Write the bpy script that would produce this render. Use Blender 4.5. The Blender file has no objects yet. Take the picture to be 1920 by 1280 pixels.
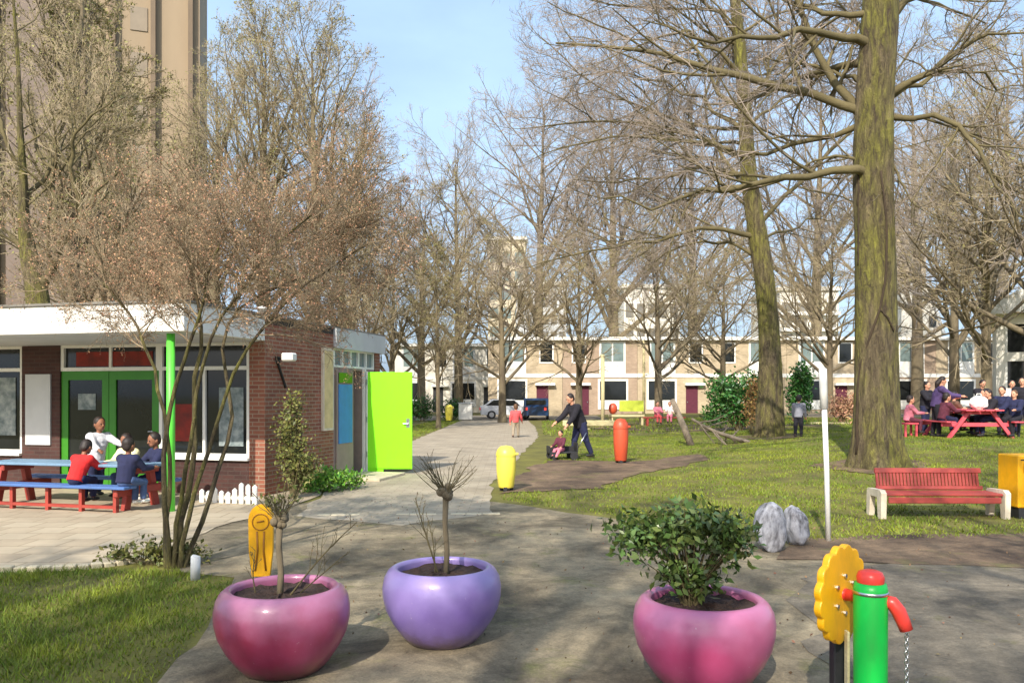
import bpy, math, random
import numpy as np
from mathutils import Vector, Matrix
from mathutils.geometry import delaunay_2d_cdt

scene = bpy.context.scene
COL = scene.collection
R = math.radians

# ------------------------------------------------------------------ camera, light, exposure
F = 1500.0            # focal length in pixels of the 1920 wide photograph
HOR = 740.0           # horizon row
EYE = 1.6
cam_d = bpy.data.cameras.new('camera'); cam = bpy.data.objects.new('camera', cam_d); COL.objects.link(cam)
cam_d.sensor_width = 36.0; cam_d.lens = 36.0*F/1920.0
cam_d.shift_y = (HOR-640.0)/1920.0
cam_d.clip_end = 3000; cam_d.clip_start = 0.05
cam.location = (0, 0, EYE); cam.rotation_euler = (R(90), 0, 0)
scene.camera = cam

SUN_EL, SUN_TH = 38.0, 18.0          # light travels forward and SUN_TH degrees to the right
w = bpy.data.worlds.new('World'); scene.world = w; w.use_nodes = True
nt = w.node_tree; nt.nodes.clear()
sky = nt.nodes.new('ShaderNodeTexSky'); sky.sky_type = 'NISHITA'; sky.sun_disc = False
sky.sun_elevation = R(SUN_EL); sky.sun_rotation = R(180+SUN_TH)
sky.air_density = 1.0; sky.dust_density = 4.0; sky.ozone_density = 1.5; sky.altitude = 0
bg = nt.nodes.new('ShaderNodeBackground'); bg.inputs[1].default_value = 0.15
wo = nt.nodes.new('ShaderNodeOutputWorld')
tcw = nt.nodes.new('ShaderNodeTexCoord'); mpw = nt.nodes.new('ShaderNodeMapping'); mpw.inputs['Scale'].default_value = (1.5, 1.5, 4.0)
nzw = nt.nodes.new('ShaderNodeTexNoise'); nzw.inputs['Scale'].default_value = 1.6; nzw.inputs['Detail'].default_value = 7
mrw = nt.nodes.new('ShaderNodeMapRange'); mrw.inputs['From Min'].default_value = 0.35; mrw.inputs['From Max'].default_value = 0.75; mrw.inputs['To Min'].default_value = 0.35; mrw.inputs['To Max'].default_value = 0.75
mxw = nt.nodes.new('ShaderNodeMix'); mxw.data_type = 'RGBA'; mxw.inputs[7].default_value = (3.9, 5.5, 7.6, 1)      # thin high cloud
nt.links.new(tcw.outputs['Generated'], mpw.inputs[0]); nt.links.new(mpw.outputs[0], nzw.inputs[0]); nt.links.new(nzw.outputs[0], mrw.inputs[0]); nt.links.new(mrw.outputs[0], mxw.inputs[0])
nt.links.new(sky.outputs[0], mxw.inputs[6]); nt.links.new(mxw.outputs[2], bg.inputs[0]); nt.links.new(bg.outputs[0], wo.inputs[0])
sd = bpy.data.lights.new('sun', 'SUN'); sd.energy = 4.2; sd.angle = R(0.53); sd.color = (1.0, 0.93, 0.82)
sun = bpy.data.objects.new('sun', sd); COL.objects.link(sun)
ldir = Vector((math.sin(R(SUN_TH))*math.cos(R(SUN_EL)), math.cos(R(SUN_TH))*math.cos(R(SUN_EL)), -math.sin(R(SUN_EL))))
sun.rotation_euler = ldir.to_track_quat('-Z', 'Y').to_euler(); sun.location = (-10, -20, 30)
vs = scene.view_settings
vs.view_transform = 'Standard'; vs.look = 'None'; vs.gamma = 1.0; vs.use_curve_mapping = False; vs.exposure = 0.5
scene.render.engine = 'CYCLES'
scene.cycles.max_bounces = 6; scene.cycles.diffuse_bounces = 3; scene.cycles.transparent_max_bounces = 6

# ------------------------------------------------------------------ helpers
def smooth(a, b, x):
    t = np.clip((x-a)/(b-a), 0, 1); return t*t*(3-2*t)
def hgt(x, y):
    x = np.asarray(x, float); y = np.asarray(y, float)
    m = 0.45*smooth(2, 12, x)*smooth(10.5, 19, y)*(1-0.55*smooth(28, 42, y))
    return m*(1-smooth(60, 90, x))
def H(x, y): return float(hgt(x, y))
def gp(px, py):
    """ground point under a pixel of the photograph"""
    Y = F*EYE/(py-HOR)
    for _ in range(12):
        X = (px-960)/F*Y; Y = F*(EYE-H(X, Y))/(py-HOR)
    return ((px-960)/F*Y, Y, H((px-960)/F*Y, Y))
def at(px, py, Y): return ((px-960)/F*Y, Y, EYE-(py-HOR)/F*Y)
def gx(px, Y):
    X = (px-960)/F*Y; return (X, Y, H(X, Y))
def lin(r, g, b):
    f = lambda c: (c/255)/12.92 if c/255 <= 0.04045 else ((c/255+0.055)/1.055)**2.4
    return (f(r), f(g), f(b))

def mat(name, col, rough=0.7, var=0.15, scale=6.0, bump=0.0, bscale=40.0, metal=0.0, col2=None, island=0.0, coat=0.0, spec=0.5, detail=6.0, stretch=(1,1,1), thr=(0.3,0.7), world=False):
    m = bpy.data.materials.new(name); m.use_nodes = True
    n = m.node_tree.nodes; l = m.node_tree.links
    p = n['Principled BSDF']; p.inputs['Roughness'].default_value = rough; p.inputs['Metallic'].default_value = metal
    p.inputs['Specular IOR Level'].default_value = spec
    if coat: p.inputs['Coat Weight'].default_value = coat; p.inputs['Coat Roughness'].default_value = 0.12
    tc = n.new('ShaderNodeTexCoord'); mp = n.new('ShaderNodeMapping'); mp.inputs['Scale'].default_value = stretch
    if world:
        ge = n.new('ShaderNodeNewGeometry'); l.new(ge.outputs['Position'], mp.inputs[0])
    else: l.new(tc.outputs['Object'], mp.inputs[0])
    nz = n.new('ShaderNodeTexNoise'); nz.inputs['Scale'].default_value = scale; nz.inputs['Detail'].default_value = detail
    nz.inputs['Roughness'].default_value = 0.65
    l.new(mp.outputs[0], nz.inputs[0])
    mr = n.new('ShaderNodeMapRange'); mr.inputs['From Min'].default_value = thr[0]; mr.inputs['From Max'].default_value = thr[1]
    l.new(nz.outputs[0], mr.inputs[0])
    mx = n.new('ShaderNodeMix'); mx.data_type = 'RGBA'
    if col2 is None:
        a = [c*(1-var) for c in col]; b = [min(1, c*(1+var)) for c in col]
    else: a, b = col, col2
    mx.inputs[6].default_value = (*a, 1); mx.inputs[7].default_value = (*b, 1)
    l.new(mr.outputs[0], mx.inputs[0]); out = mx.outputs[2]
    if island:
        ge2 = n.new('ShaderNodeNewGeometry'); hs = n.new('ShaderNodeHueSaturation')
        m1 = n.new('ShaderNodeMapRange'); m1.inputs['To Min'].default_value = 1-island; m1.inputs['To Max'].default_value = 1+island
        l.new(ge2.outputs['Random Per Island'], m1.inputs[0]); l.new(m1.outputs[0], hs.inputs['Value'])
        m2 = n.new('ShaderNodeMapRange'); m2.inputs['To Min'].default_value = 0.5-island*0.06; m2.inputs['To Max'].default_value = 0.5+island*0.06
        mu = n.new('ShaderNodeMath'); mu.operation = 'FRACT'; mu2 = n.new('ShaderNodeMath'); mu2.operation = 'MULTIPLY'; mu2.inputs[1].default_value = 7.31
        l.new(ge2.outputs['Random Per Island'], mu2.inputs[0]); l.new(mu2.outputs[0], mu.inputs[0]); l.new(mu.outputs[0], m2.inputs[0])
        l.new(m2.outputs[0], hs.inputs['Hue']); l.new(out, hs.inputs['Color']); out = hs.outputs[0]
    l.new(out, p.inputs['Base Color'])
    if bump:
        nb = n.new('ShaderNodeTexNoise'); nb.inputs['Scale'].default_value = bscale; nb.inputs['Detail'].default_value = 5
        l.new(mp.outputs[0], nb.inputs[0])
        bp = n.new('ShaderNodeBump'); bp.inputs['Strength'].default_value = bump; bp.inputs['Distance'].default_value = 0.02
        l.new(nb.outputs[0], bp.inputs['Height']); l.new(bp.outputs[0], p.inputs['Normal'])
    return m

def bark_mat(name, dark, mid, moss, k=1.0):
    m = mat(name, mid, 0.95); n = m.node_tree.nodes; l = m.node_tree.links; p = n['Principled BSDF']
    tc = n.new('ShaderNodeTexCoord')
    def noise(st, sc, det, lo, hi, dist=0.0):
        mp = n.new('ShaderNodeMapping'); mp.inputs['Scale'].default_value = st; l.new(tc.outputs['Object'], mp.inputs[0])
        nz = n.new('ShaderNodeTexNoise'); nz.inputs['Scale'].default_value = sc; nz.inputs['Detail'].default_value = det; nz.inputs['Distortion'].default_value = dist; nz.inputs['Roughness'].default_value = 0.7
        l.new(mp.outputs[0], nz.inputs[0]); mr = n.new('ShaderNodeMapRange'); mr.inputs['From Min'].default_value = lo; mr.inputs['From Max'].default_value = hi
        l.new(nz.outputs[0], mr.inputs[0]); return mr.outputs[0]
    fis = noise((1, 1, 0.22), 11*k, 8, 0.36, 0.62, 0.8); fine = noise((1, 1, 0.6), 40*k, 6, 0.3, 0.7); mo = noise((1, 1, 0.35), 1.5*k, 8, 0.40, 0.58, 0.4)
    a = n.new('ShaderNodeMix'); a.data_type = 'RGBA'; a.inputs[6].default_value = (*mid, 1); a.inputs[7].default_value = (*moss, 1); l.new(mo, a.inputs[0])
    b = n.new('ShaderNodeMix'); b.data_type = 'RGBA'; b.inputs[6].default_value = (*dark, 1); l.new(a.outputs[2], b.inputs[7]); l.new(fis, b.inputs[0])
    h = n.new('ShaderNodeHueSaturation'); v = n.new('ShaderNodeMapRange'); v.inputs['To Min'].default_value = 0.7; v.inputs['To Max'].default_value = 1.25
    l.new(fine, v.inputs[0]); l.new(v.outputs[0], h.inputs['Value']); l.new(b.outputs[2], h.inputs['Color']); l.new(h.outputs[0], p.inputs['Base Color'])
    ad = n.new('ShaderNodeMath'); ad.operation = 'MULTIPLY_ADD'; ad.inputs[1].default_value = 0.3; l.new(fine, ad.inputs[0]); l.new(fis, ad.inputs[2])
    bp = n.new('ShaderNodeBump'); bp.inputs['Strength'].default_value = 1.0; bp.inputs['Distance'].default_value = 0.035
    l.new(ad.outputs[0], bp.inputs['Height']); l.new(bp.outputs[0], p.inputs['Normal']); return m

def ground_mat(name, dark, light, moss):
    m = mat(name, light, 0.95); n = m.node_tree.nodes; l = m.node_tree.links; p = n['Principled BSDF']
    ge = n.new('ShaderNodeNewGeometry')
    def noise(sc, det, lo, hi, dist=0.0, rough=0.7):
        nz = n.new('ShaderNodeTexNoise'); nz.inputs['Scale'].default_value = sc; nz.inputs['Detail'].default_value = det; nz.inputs['Distortion'].default_value = dist; nz.inputs['Roughness'].default_value = rough
        l.new(ge.outputs['Position'], nz.inputs[0]); mr = n.new('ShaderNodeMapRange'); mr.inputs['From Min'].default_value = lo; mr.inputs['From Max'].default_value = hi
        l.new(nz.outputs[0], mr.inputs[0]); return mr.outputs[0]
    big = noise(0.9, 10, 0.38, 0.62, 0.6); mo = noise(1.7, 9, 0.56, 0.68, 0.5); grit = noise(55, 6, 0.3, 0.7); mid = noise(7, 8, 0.3, 0.72, 0.3, 0.8)
    a = n.new('ShaderNodeMix'); a.data_type = 'RGBA'; a.inputs[6].default_value = (*dark, 1); a.inputs[7].default_value = (*light, 1); l.new(big, a.inputs[0])
    b = n.new('ShaderNodeMix'); b.data_type = 'RGBA'; l.new(a.outputs[2], b.inputs[6]); b.inputs[7].default_value = (*moss, 1); l.new(mo, b.inputs[0])
    h = n.new('ShaderNodeHueSaturation'); v1 = n.new('ShaderNodeMapRange'); v1.inputs['To Min'].default_value = 0.62; v1.inputs['To Max'].default_value = 1.25; l.new(mid, v1.inputs[0])
    v2 = n.new('ShaderNodeMapRange'); v2.inputs['To Min'].default_value = 0.75; v2.inputs['To Max'].default_value = 1.22; l.new(grit, v2.inputs[0])
    mu = n.new('ShaderNodeMath'); mu.operation = 'MULTIPLY'; l.new(v1.outputs[0], mu.inputs[0]); l.new(v2.outputs[0], mu.inputs[1])
    l.new(mu.outputs[0], h.inputs['Value']); l.new(b.outputs[2], h.inputs['Color']); l.new(h.outputs[0], p.inputs['Base Color'])
    bp = n.new('ShaderNodeBump'); bp.inputs['Strength'].default_value = 0.6; bp.inputs['Distance'].default_value = 0.012
    ad = n.new('ShaderNodeMath'); ad.operation = 'ADD'; l.new(mid, ad.inputs[0]); l.new(grit, ad.inputs[1]); l.new(ad.outputs[0], bp.inputs['Height']); l.new(bp.outputs[0], p.inputs['Normal']); return m

def brick_mat(name, c1, c2, mortar, bw=0.22, bh=0.065, ms=0.008, rough=0.85, axis='wall', var=0.3):
    m = mat(name, c1, rough)
    n = m.node_tree.nodes; l = m.node_tree.links; p = n['Principled BSDF']
    tc = n.new('ShaderNodeTexCoord')
    sx = n.new('ShaderNodeSeparateXYZ'); l.new(tc.outputs['Object'], sx.inputs[0])
    cb = n.new('ShaderNodeCombineXYZ')
    if axis == 'wall':
        ad = n.new('ShaderNodeMath'); ad.operation = 'ADD'; l.new(sx.outputs[0], ad.inputs[0]); l.new(sx.outputs[1], ad.inputs[1])
        l.new(ad.outputs[0], cb.inputs[0]); l.new(sx.outputs[2], cb.inputs[1])
    else:
        l.new(sx.outputs[0], cb.inputs[0]); l.new(sx.outputs[1], cb.inputs[1])
    bt = n.new('ShaderNodeTexBrick'); bt.inputs['Color1'].default_value = (*c1, 1); bt.inputs['Color2'].default_value = (*c2, 1)
    bt.inputs['Mortar'].default_value = (*mortar, 1); bt.inputs['Scale'].default_value = 1.0
    bt.inputs['Brick Width'].default_value = bw; bt.inputs['Row Height'].default_value = bh; bt.inputs['Mortar Size'].default_value = ms
    l.new(cb.outputs[0], bt.inputs['Vector'])
    nz = n.new('ShaderNodeTexNoise'); nz.inputs['Scale'].default_value = 1.3; nz.inputs['Detail'].default_value = 8; nz.inputs['Roughness'].default_value = 0.7
    l.new(tc.outputs['Object'], nz.inputs[0])
    mr = n.new('ShaderNodeMapRange'); mr.inputs['From Min'].default_value = 0.3; mr.inputs['From Max'].default_value = 0.7
    mr.inputs['To Min'].default_value = 1-var; mr.inputs['To Max'].default_value = 1+var
    l.new(nz.outputs[0], mr.inputs[0])
    hs = n.new('ShaderNodeHueSaturation'); l.new(bt.outputs['Color'], hs.inputs['Color']); l.new(mr.outputs[0], hs.inputs['Value'])
    l.new(hs.outputs[0], p.inputs['Base Color'])
    bp = n.new('ShaderNodeBump'); bp.inputs['Strength'].default_value = 0.3; bp.inputs['Distance'].default_value = 0.01; bp.invert = True
    l.new(bt.outputs['Fac'], bp.inputs['Height']); l.new(bp.outputs[0], p.inputs['Normal'])
    return m

def link(name, me, parent=None, loc=None):
    o = bpy.data.objects.new(name, me); COL.objects.link(o)
    if parent is not None: o.parent = parent
    if loc is not None: o.location = loc
    return o
def tag(o, label=None, cat=None, group=None, kind=None):
    if label: o['label'] = label
    if cat: o['category'] = cat
    if group: o['group'] = group
    if kind: o['kind'] = kind
    return o
def thing(name, label, cat, loc=(0, 0, 0), rz=0.0, group=None):
    o = link(name, None, None, loc); o.rotation_euler = (0, 0, rz); o.empty_display_size = 0.2
    return tag(o, label, cat, group)
def dup(root, loc, rz=None, label=None, scale=None):
    r = root.copy(); COL.objects.link(r); r.location = loc
    if rz is not None: r.rotation_euler = (0, 0, rz)
    if scale is not None: r.scale = scale
    if label: r['label'] = label
    for ch in list(root.children):
        c = ch.copy(); COL.objects.link(c); c.parent = r
        for g in list(ch.children):
            d = g.copy(); COL.objects.link(d); d.parent = c
    return r

class MB:
    def __init__(s): s.v = []; s.f = []; s.mi = []
    def add(s, v, f, mi=0):
        o = len(s.v); s.v += [tuple(p) for p in v]; s.f += [tuple(i+o for i in q) for q in f]; s.mi += [mi]*len(f); return s
    def box(s, x0, y0, z0, x1, y1, z1, mi=0, b=0.0, M=None):
        b = min(b, (x1-x0)*0.45, (y1-y0)*0.45, (z1-z0)*0.45)
        if b <= 0:
            v = [(x, y, z) for z in (z0, z1) for y in (y0, y1) for x in (x0, x1)]
            f = [(0, 2, 3, 1), (4, 5, 7, 6), (0, 1, 5, 4), (2, 6, 7, 3), (0, 4, 6, 2), (1, 3, 7, 5)]
        else:
            v = []; idx = {}
            for sz in (0, 1):
                for sy in (0, 1):
                    for sx in (0, 1):
                        X, Y, Z = (x0, x1)[sx], (y0, y1)[sy], (z0, z1)[sz]
                        ix, iy, iz = (b, -b)[sx], (b, -b)[sy], (b, -b)[sz]
                        idx[sx, sy, sz] = len(v)
                        v += [(X, Y+iy, Z+iz), (X+ix, Y, Z+iz), (X+ix, Y+iy, Z)]
            g = lambda a, k: idx[a]+k
            f = []
            for s0 in (0, 1):
                q = [g((s0, 0, 0), 0), g((s0, 1, 0), 0), g((s0, 1, 1), 0), g((s0, 0, 1), 0)]; f.append(q if s0 else q[::-1])
                q = [g((0, s0, 0), 1), g((0, s0, 1), 1), g((1, s0, 1), 1), g((1, s0, 0), 1)]; f.append(q if s0 else q[::-1])
                q = [g((0, 0, s0), 2), g((1, 0, s0), 2), g((1, 1, s0), 2), g((0, 1, s0), 2)]; f.append(q if s0 else q[::-1])
            for p in (0, 1):
                for q_ in (0, 1):
                    a, c = (0, p, q_), (1, p, q_); q = [g(a, 1), g(c, 1), g(c, 2), g(a, 2)]; f.append(q if p != q_ else q[::-1])
                    a, c = (p, 0, q_), (p, 1, q_); q = [g(a, 0), g(a, 2), g(c, 2), g(c, 0)]; f.append(q if p != q_ else q[::-1])
                    a, c = (p, q_, 0), (p, q_, 1); q = [g(a, 0), g(c, 0), g(c, 1), g(a, 1)]; f.append(q if p != q_ else q[::-1])
            for k, i in idx.items():
                q = [i, i+1, i+2]; f.append(q if (sum(k) % 2) else q[::-1])
        if M is not None: v = [M @ Vector(p) for p in v]
        return s.add(v, f, mi)
    def tube(s, pts, rad, k=8, mi=0, cap=True):
        pts = [Vector(p) for p in pts]; n = len(pts)
        if not hasattr(rad, '__len__'): rad = [rad]*n
        v = []; up = None
        for i in range(n):
            t = (pts[min(i+1, n-1)]-pts[max(i-1, 0)]).normalized()
            if up is None:
                a = Vector((0, 0, 1)) if abs(t.z) < 0.9 else Vector((1, 0, 0)); up = t.cross(a).normalized()
            up = (up-t*up.dot(t)).normalized(); w_ = t.cross(up)
            v += [pts[i]+(up*math.cos(2*math.pi*j/k)+w_*math.sin(2*math.pi*j/k))*rad[i] for j in range(k)]
        f = [(i*k+j, i*k+(j+1) % k, (i+1)*k+(j+1) % k, (i+1)*k+j) for i in range(n-1) for j in range(k)]
        if cap: f += [tuple(range(k))[::-1], tuple(range((n-1)*k, n*k))]
        return s.add(v, f, mi)
    def ell(s, c, r, k=14, m=9, mi=0, M=None):
        if not hasattr(r, '__len__'): r = (r, r, r)
        v = [Vector((0, 0, -r[2]))]
        for i in range(1, m):
            a = math.pi*i/m-math.pi/2
            for j in range(k):
                b = 2*math.pi*j/k; v.append(Vector((r[0]*math.cos(a)*math.cos(b), r[1]*math.cos(a)*math.sin(b), r[2]*math.sin(a))))
        v.append(Vector((0, 0, r[2]))); L = len(v)-1
        f = [(0, 1+(j+1) % k, 1+j) for j in range(k)]
        f += [(1+i*k+j, 1+i*k+(j+1) % k, 1+(i+1)*k+(j+1) % k, 1+(i+1)*k+j) for i in range(m-2) for j in range(k)]
        f += [(L, 1+(m-2)*k+j, 1+(m-2)*k+(j+1) % k) for j in range(k)]
        if M is not None: v = [M @ p for p in v]
        return s.add([p+Vector(c) for p in v], f, mi)
    def lathe(s, prof, k=48, mi=0, c=(0, 0, 0), wob=0.0):
        n = len(prof); v = []
        for i, (r, z) in enumerate(prof):
            for j in range(k):
                a = 2*math.pi*j/k; rr = r*(1+wob*math.sin(3*a+1)+wob*0.6*math.sin(5*a+z*9))
                v.append((c[0]+rr*math.cos(a), c[1]+rr*math.sin(a), c[2]+z))
        f = [(i*k+j, i*k+(j+1) % k, (i+1)*k+(j+1) % k, (i+1)*k+j) for i in range(n-1) for j in range(k)]
        return s.add(v, f, mi)
    def prism(s, poly, d0, d1, mi=0, M=None):
        """poly in x,z ; extruded along y"""
        n = len(poly); v = [(x, d0, z) for x, z in poly]+[(x, d1, z) for x, z in poly]
        f = [tuple(range(n)), tuple(range(n, 2*n))[::-1]]+[(i, i+n, (i+1) % n+n, (i+1) % n) for i in range(n)]
        if M is not None: v = [M @ Vector(p) for p in v]
        return s.add(v, f, mi)
    def mesh(s, name, mats, smooth_=False):
        me = bpy.data.meshes.new(name); me.from_pydata(s.v, [], s.f)
        if not isinstance(mats, (list, tuple)): mats = [mats]
        for m in mats: me.materials.append(m)
        me.polygons.foreach_set('material_index', s.mi)
        if smooth_: me.polygons.foreach_set('use_smooth', [True]*len(s.f))
        me.update(); return me
    def build(s, name, mats, parent=None, smooth_=False, loc=None):
        return link(name, s.mesh(name, mats, smooth_), parent, loc)

def np_mesh(name, V, Fq, mats, mi=None, smooth_=False):
    """V (n,3), Fq list of int arrays (m,k)"""
    me = bpy.data.meshes.new(name)
    me.vertices.add(len(V)); me.vertices.foreach_set('co', np.ascontiguousarray(V, dtype=np.float32).ravel())
    loops = np.concatenate([f.ravel() for f in Fq]).astype(np.int32)
    tot = np.concatenate([np.full(len(f), f.shape[1], np.int32) for f in Fq])
    st = np.concatenate([[0], np.cumsum(tot)[:-1]]).astype(np.int32)
    me.loops.add(len(loops)); me.loops.foreach_set('vertex_index', loops)
    me.polygons.add(len(tot)); me.polygons.foreach_set('loop_start', st); me.polygons.foreach_set('loop_total', tot)
    if not isinstance(mats, (list, tuple)): mats = [mats]
    for m in mats: me.materials.append(m)
    if mi is not None: me.polygons.foreach_set('material_index', np.concatenate(mi).astype(np.int32))
    if smooth_: me.polygons.foreach_set('use_smooth', np.ones(len(tot), bool))
    me.update(calc_edges=True); me.validate(); return me

def tubes_np(P, Rr, k):
    """P (N,n,3), Rr (N,n) -> V, F"""
    N, n, _ = P.shape
    T = np.gradient(P, axis=1); T /= np.linalg.norm(T, axis=2, keepdims=True)+1e-9
    D = P[:, -1]-P[:, 0]; D = D/(np.linalg.norm(D, axis=1, keepdims=True)+1e-9)
    ref = np.where(np.abs(D[:, 2:3]) < 0.8, np.array([[0, 0, 1.0]]), np.array([[1.0, 0, 0]]))[:, None, :]
    U = np.cross(T, np.broadcast_to(ref, T.shape)); U /= np.linalg.norm(U, axis=2, keepdims=True)+1e-9
    W = np.cross(T, U)
    a = np.arange(k)*2*np.pi/k
    V = P[:, :, None, :]+Rr[:, :, None, None]*(U[:, :, None, :]*np.cos(a)[None, None, :, None]+W[:, :, None, :]*np.sin(a)[None, None, :, None])
    i = np.arange(n-1)[:, None]*k; j = np.arange(k)[None, :]; j2 = (j+1) % k
    q = np.stack([i+j, i+j2, i+k+j2, i+k+j], -1).reshape(-1, 4)
    Fc = (np.arange(N)[:, None, None]*(n*k)+q[None]).reshape(-1, 4)
    return V.reshape(-1, 3), Fc

class TM:
    """collects tube sets and leaves"""
    def __init__(s): s.V = []; s.F = []; s.M = []; s.o = 0
    def tubes(s, P, Rr, k=3, mi=0):
        V, Fc = tubes_np(P, Rr, k); s.V.append(V); s.F.append(Fc+s.o); s.M.append(np.full(len(Fc), mi)); s.o += len(V)
    def leaves(s, C, size, rg, mi=1, aspect=0.55, nrm=None, up=0.0):
        N = len(C); sz = size*(0.6+0.8*rg.random(N))[:, None]
        a = rg.normal(size=(N, 3)); a[:, 2] += up; a /= np.linalg.norm(a, axis=1, keepdims=True)
        b = np.cross(a, rg.normal(size=(N, 3))); b /= np.linalg.norm(b, axis=1, keepdims=True)
        c = np.cross(a, b)
        V = np.stack([C, C+a*sz*0.5+b*sz*aspect*0.5+c*sz*0.12, C+a*sz, C+a*sz*0.5-b*sz*aspect*0.5+c*sz*0.12], 1).reshape(-1, 3)
        Fc = np.arange(N*4).reshape(N, 4)
        s.V.append(V); s.F.append(Fc+s.o); s.M.append(np.full(N, mi)); s.o += len(V)
    def build(s, name, mats, parent=None, smooth_=False):
        me = np_mesh(name, np.concatenate(s.V), s.F, mats, s.M, smooth_)
        return link(name, me, parent)

def kids(P, Rr, L, m, ang, lenf, n, wander, up, rg, rmin=0.004, tmin=0.25, rcap=9, rf=0.6, taper=0.9, tip=0.35, flat=0.0):
    N, n0, _ = P.shape
    idx = np.repeat(np.arange(N), m); M = N*m
    t = tmin+(1-tmin)*((np.tile(np.arange(m), N)+rg.random(M))/m)
    f = np.clip(t*(n0-1), 0, n0-1.001); i = f.astype(int); wq = (f-i)[:, None]
    pos = P[idx, i]*(1-wq)+P[idx, i+1]*wq
    tan = P[idx, i+1]-P[idx, i]; tan /= np.linalg.norm(tan, axis=1, keepdims=True)+1e-9
    rad = Rr[idx, i]*(1-wq[:, 0])+Rr[idx, i+1]*wq[:, 0]
    rv = rg.normal(size=(M, 3)); rv[:, 2] *= (1-flat)
    pr = np.cross(tan, rv); pr /= np.linalg.norm(pr, axis=1, keepdims=True)+1e-9
    if flat: pr[:, 2] *= (1-flat); pr /= np.linalg.norm(pr, axis=1, keepdims=True)+1e-9
    a = (R(ang)*(0.7+0.6*rg.random(M)))[:, None]
    d = np.cos(a)*tan+np.sin(a)*pr
    Lc = L[idx]*lenf*(1.2-taper*t)*(0.7+0.6*rg.random(M))
    r0 = np.clip(rad*rf, rmin, rcap)
    Q = np.zeros((M, n, 3)); Q[:, 0] = pos
    for s_ in range(1, n):
        d = d+rg.normal(size=(M, 3))*wander+np.array([0, 0, up]); d /= np.linalg.norm(d, axis=1, keepdims=True)
        Q[:, s_] = Q[:, s_-1]+d*(Lc/(n-1))[:, None]
    RR = r0[:, None]*np.linspace(1, tip, n)[None]; RR = np.maximum(RR, rmin*0.6)
    return Q, RR, Lc

def resample(pts, n):
    pts = np.asarray(pts, float); s = np.concatenate([[0], np.cumsum(np.linalg.norm(np.diff(pts[:, :3], axis=0), axis=1))])
    # smooth through a Catmull style subdivision
    t = np.linspace(0, s[-1], n)
    out = np.stack([np.interp(t, s, pts[:, k]) for k in range(pts.shape[1])], 1)
    for _ in range(2):
        o = out.copy(); o[1:-1] = 0.25*out[:-2]+0.5*out[1:-1]+0.25*out[2:]; out = o
    return out

# ------------------------------------------------------------------ materials
M = {}
M['grass'] = mat('grass ground', lin(84, 80, 36), 0.95, col2=lin(122, 118, 46), scale=1.1, bump=0.6, bscale=30, thr=(0.35, 0.68), world=True, detail=10)
M['blade'] = mat('grass blades', lin(64, 96, 14), 0.7, col2=lin(138, 146, 36), scale=0.8, thr=(0.3, 0.7), island=0.32, world=True)
M['path'] = brick_mat('path pavers', lin(164, 152, 132), lin(158, 145, 124), lin(142, 130, 110), 0.3, 0.15, 0.008, axis='floor', var=0.28)
M['terrace'] = brick_mat('terrace pavers', lin(176, 162, 138), lin(166, 150, 126), lin(146, 132, 108), 0.4, 0.4, 0.012, axis='floor', var=0.17)
M['court'] = ground_mat('courtyard ground', lin(96, 86, 68), lin(170, 154, 124), lin(124, 120, 76))
M['dirt'] = ground_mat('bare soil', lin(74, 58, 44), lin(140, 116, 90), lin(112, 106, 62))
M['asphalt'] = ground_mat('worn play yard asphalt', lin(80, 74, 64), lin(146, 134, 114), lin(116, 110, 76))
M['kerb'] = mat('kerb stone', lin(196, 184, 156), 0.9, 0.2, 5, bump=0.2)
M['brick'] = brick_mat('red brown brick', lin(150, 92, 70), lin(126, 74, 58), lin(150, 130, 110), var=0.25)
M['brick2'] = brick_mat('tan brick', lin(186, 168, 138), lin(174, 155, 124), lin(182, 168, 146), var=0.2)
M['brick3'] = brick_mat('brown brick', lin(168, 144, 122), lin(152, 128, 108), lin(172, 156, 136), var=0.2)
M['creamwall'] = mat('cream facing', lin(206, 192, 164), 0.85, 0.08, 1.2)
M['tower'] = mat('beige tower facing', lin(152, 134, 110), 0.9, 0.14, 0.25, stretch=(1, 1, 0.15), detail=8)
M['towergrey'] = mat('grey brown bay', lin(124, 110, 100), 0.9, 0.12, 0.4)
M['towerdark'] = mat('brown tower rib', lin(118, 102, 84), 0.9, 0.15, 0.5)
M['white'] = mat('white paint', lin(236, 234, 226), 0.5, 0.05, 2)
M['offwhite'] = mat('off white render', lin(222, 216, 202), 0.8, 0.08, 1.2)
M['greyw'] = mat('pale grey paint', lin(196, 198, 198), 0.6, 0.08, 2)
M['roof'] = mat('grey roofing', lin(120, 116, 108), 0.9, 0.2, 3)
M['darktrim'] = mat('dark trim', lin(44, 38, 34), 0.6, 0.2, 5)
M['glass'] = mat('dark window glass', (0.016, 0.018, 0.018), 0.06, 0.3, 1.0, spec=0.5)
M['glassg'] = mat('pale window glass', lin(118, 134, 132), 0.1, 0.25, 1.5)
M['doorgreen'] = mat('green door frame paint', lin(54, 130, 22), 0.45, 0.1, 4)
M['lime'] = mat('lime green paint', lin(138, 240, 6), 0.5, 0.03, 2.5)
M['postgreen'] = mat('bright green paint', lin(96, 214, 70), 0.45, 0.07, 5)
M['blue'] = mat('blue paint', lin(48, 118, 200), 0.5, 0.12, 5)
M['purplegrey'] = mat('grey brown rendered wall', lin(150, 132, 122), 0.9, 0.12, 4)
M['redpaint'] = mat('red painted timber', lin(154, 62, 55), 0.5, 0.14, 9, stretch=(1, 6, 6))
M['concrete'] = mat('pale concrete', lin(222, 208, 184), 0.85, 0.12, 8, bump=0.2)
M['yellow'] = mat('yellow plastic', lin(236, 218, 84), 0.4, 0.05, 4)
M['amber'] = mat('amber yellow paint', lin(236, 172, 12), 0.42, 0.1, 6)
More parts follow.
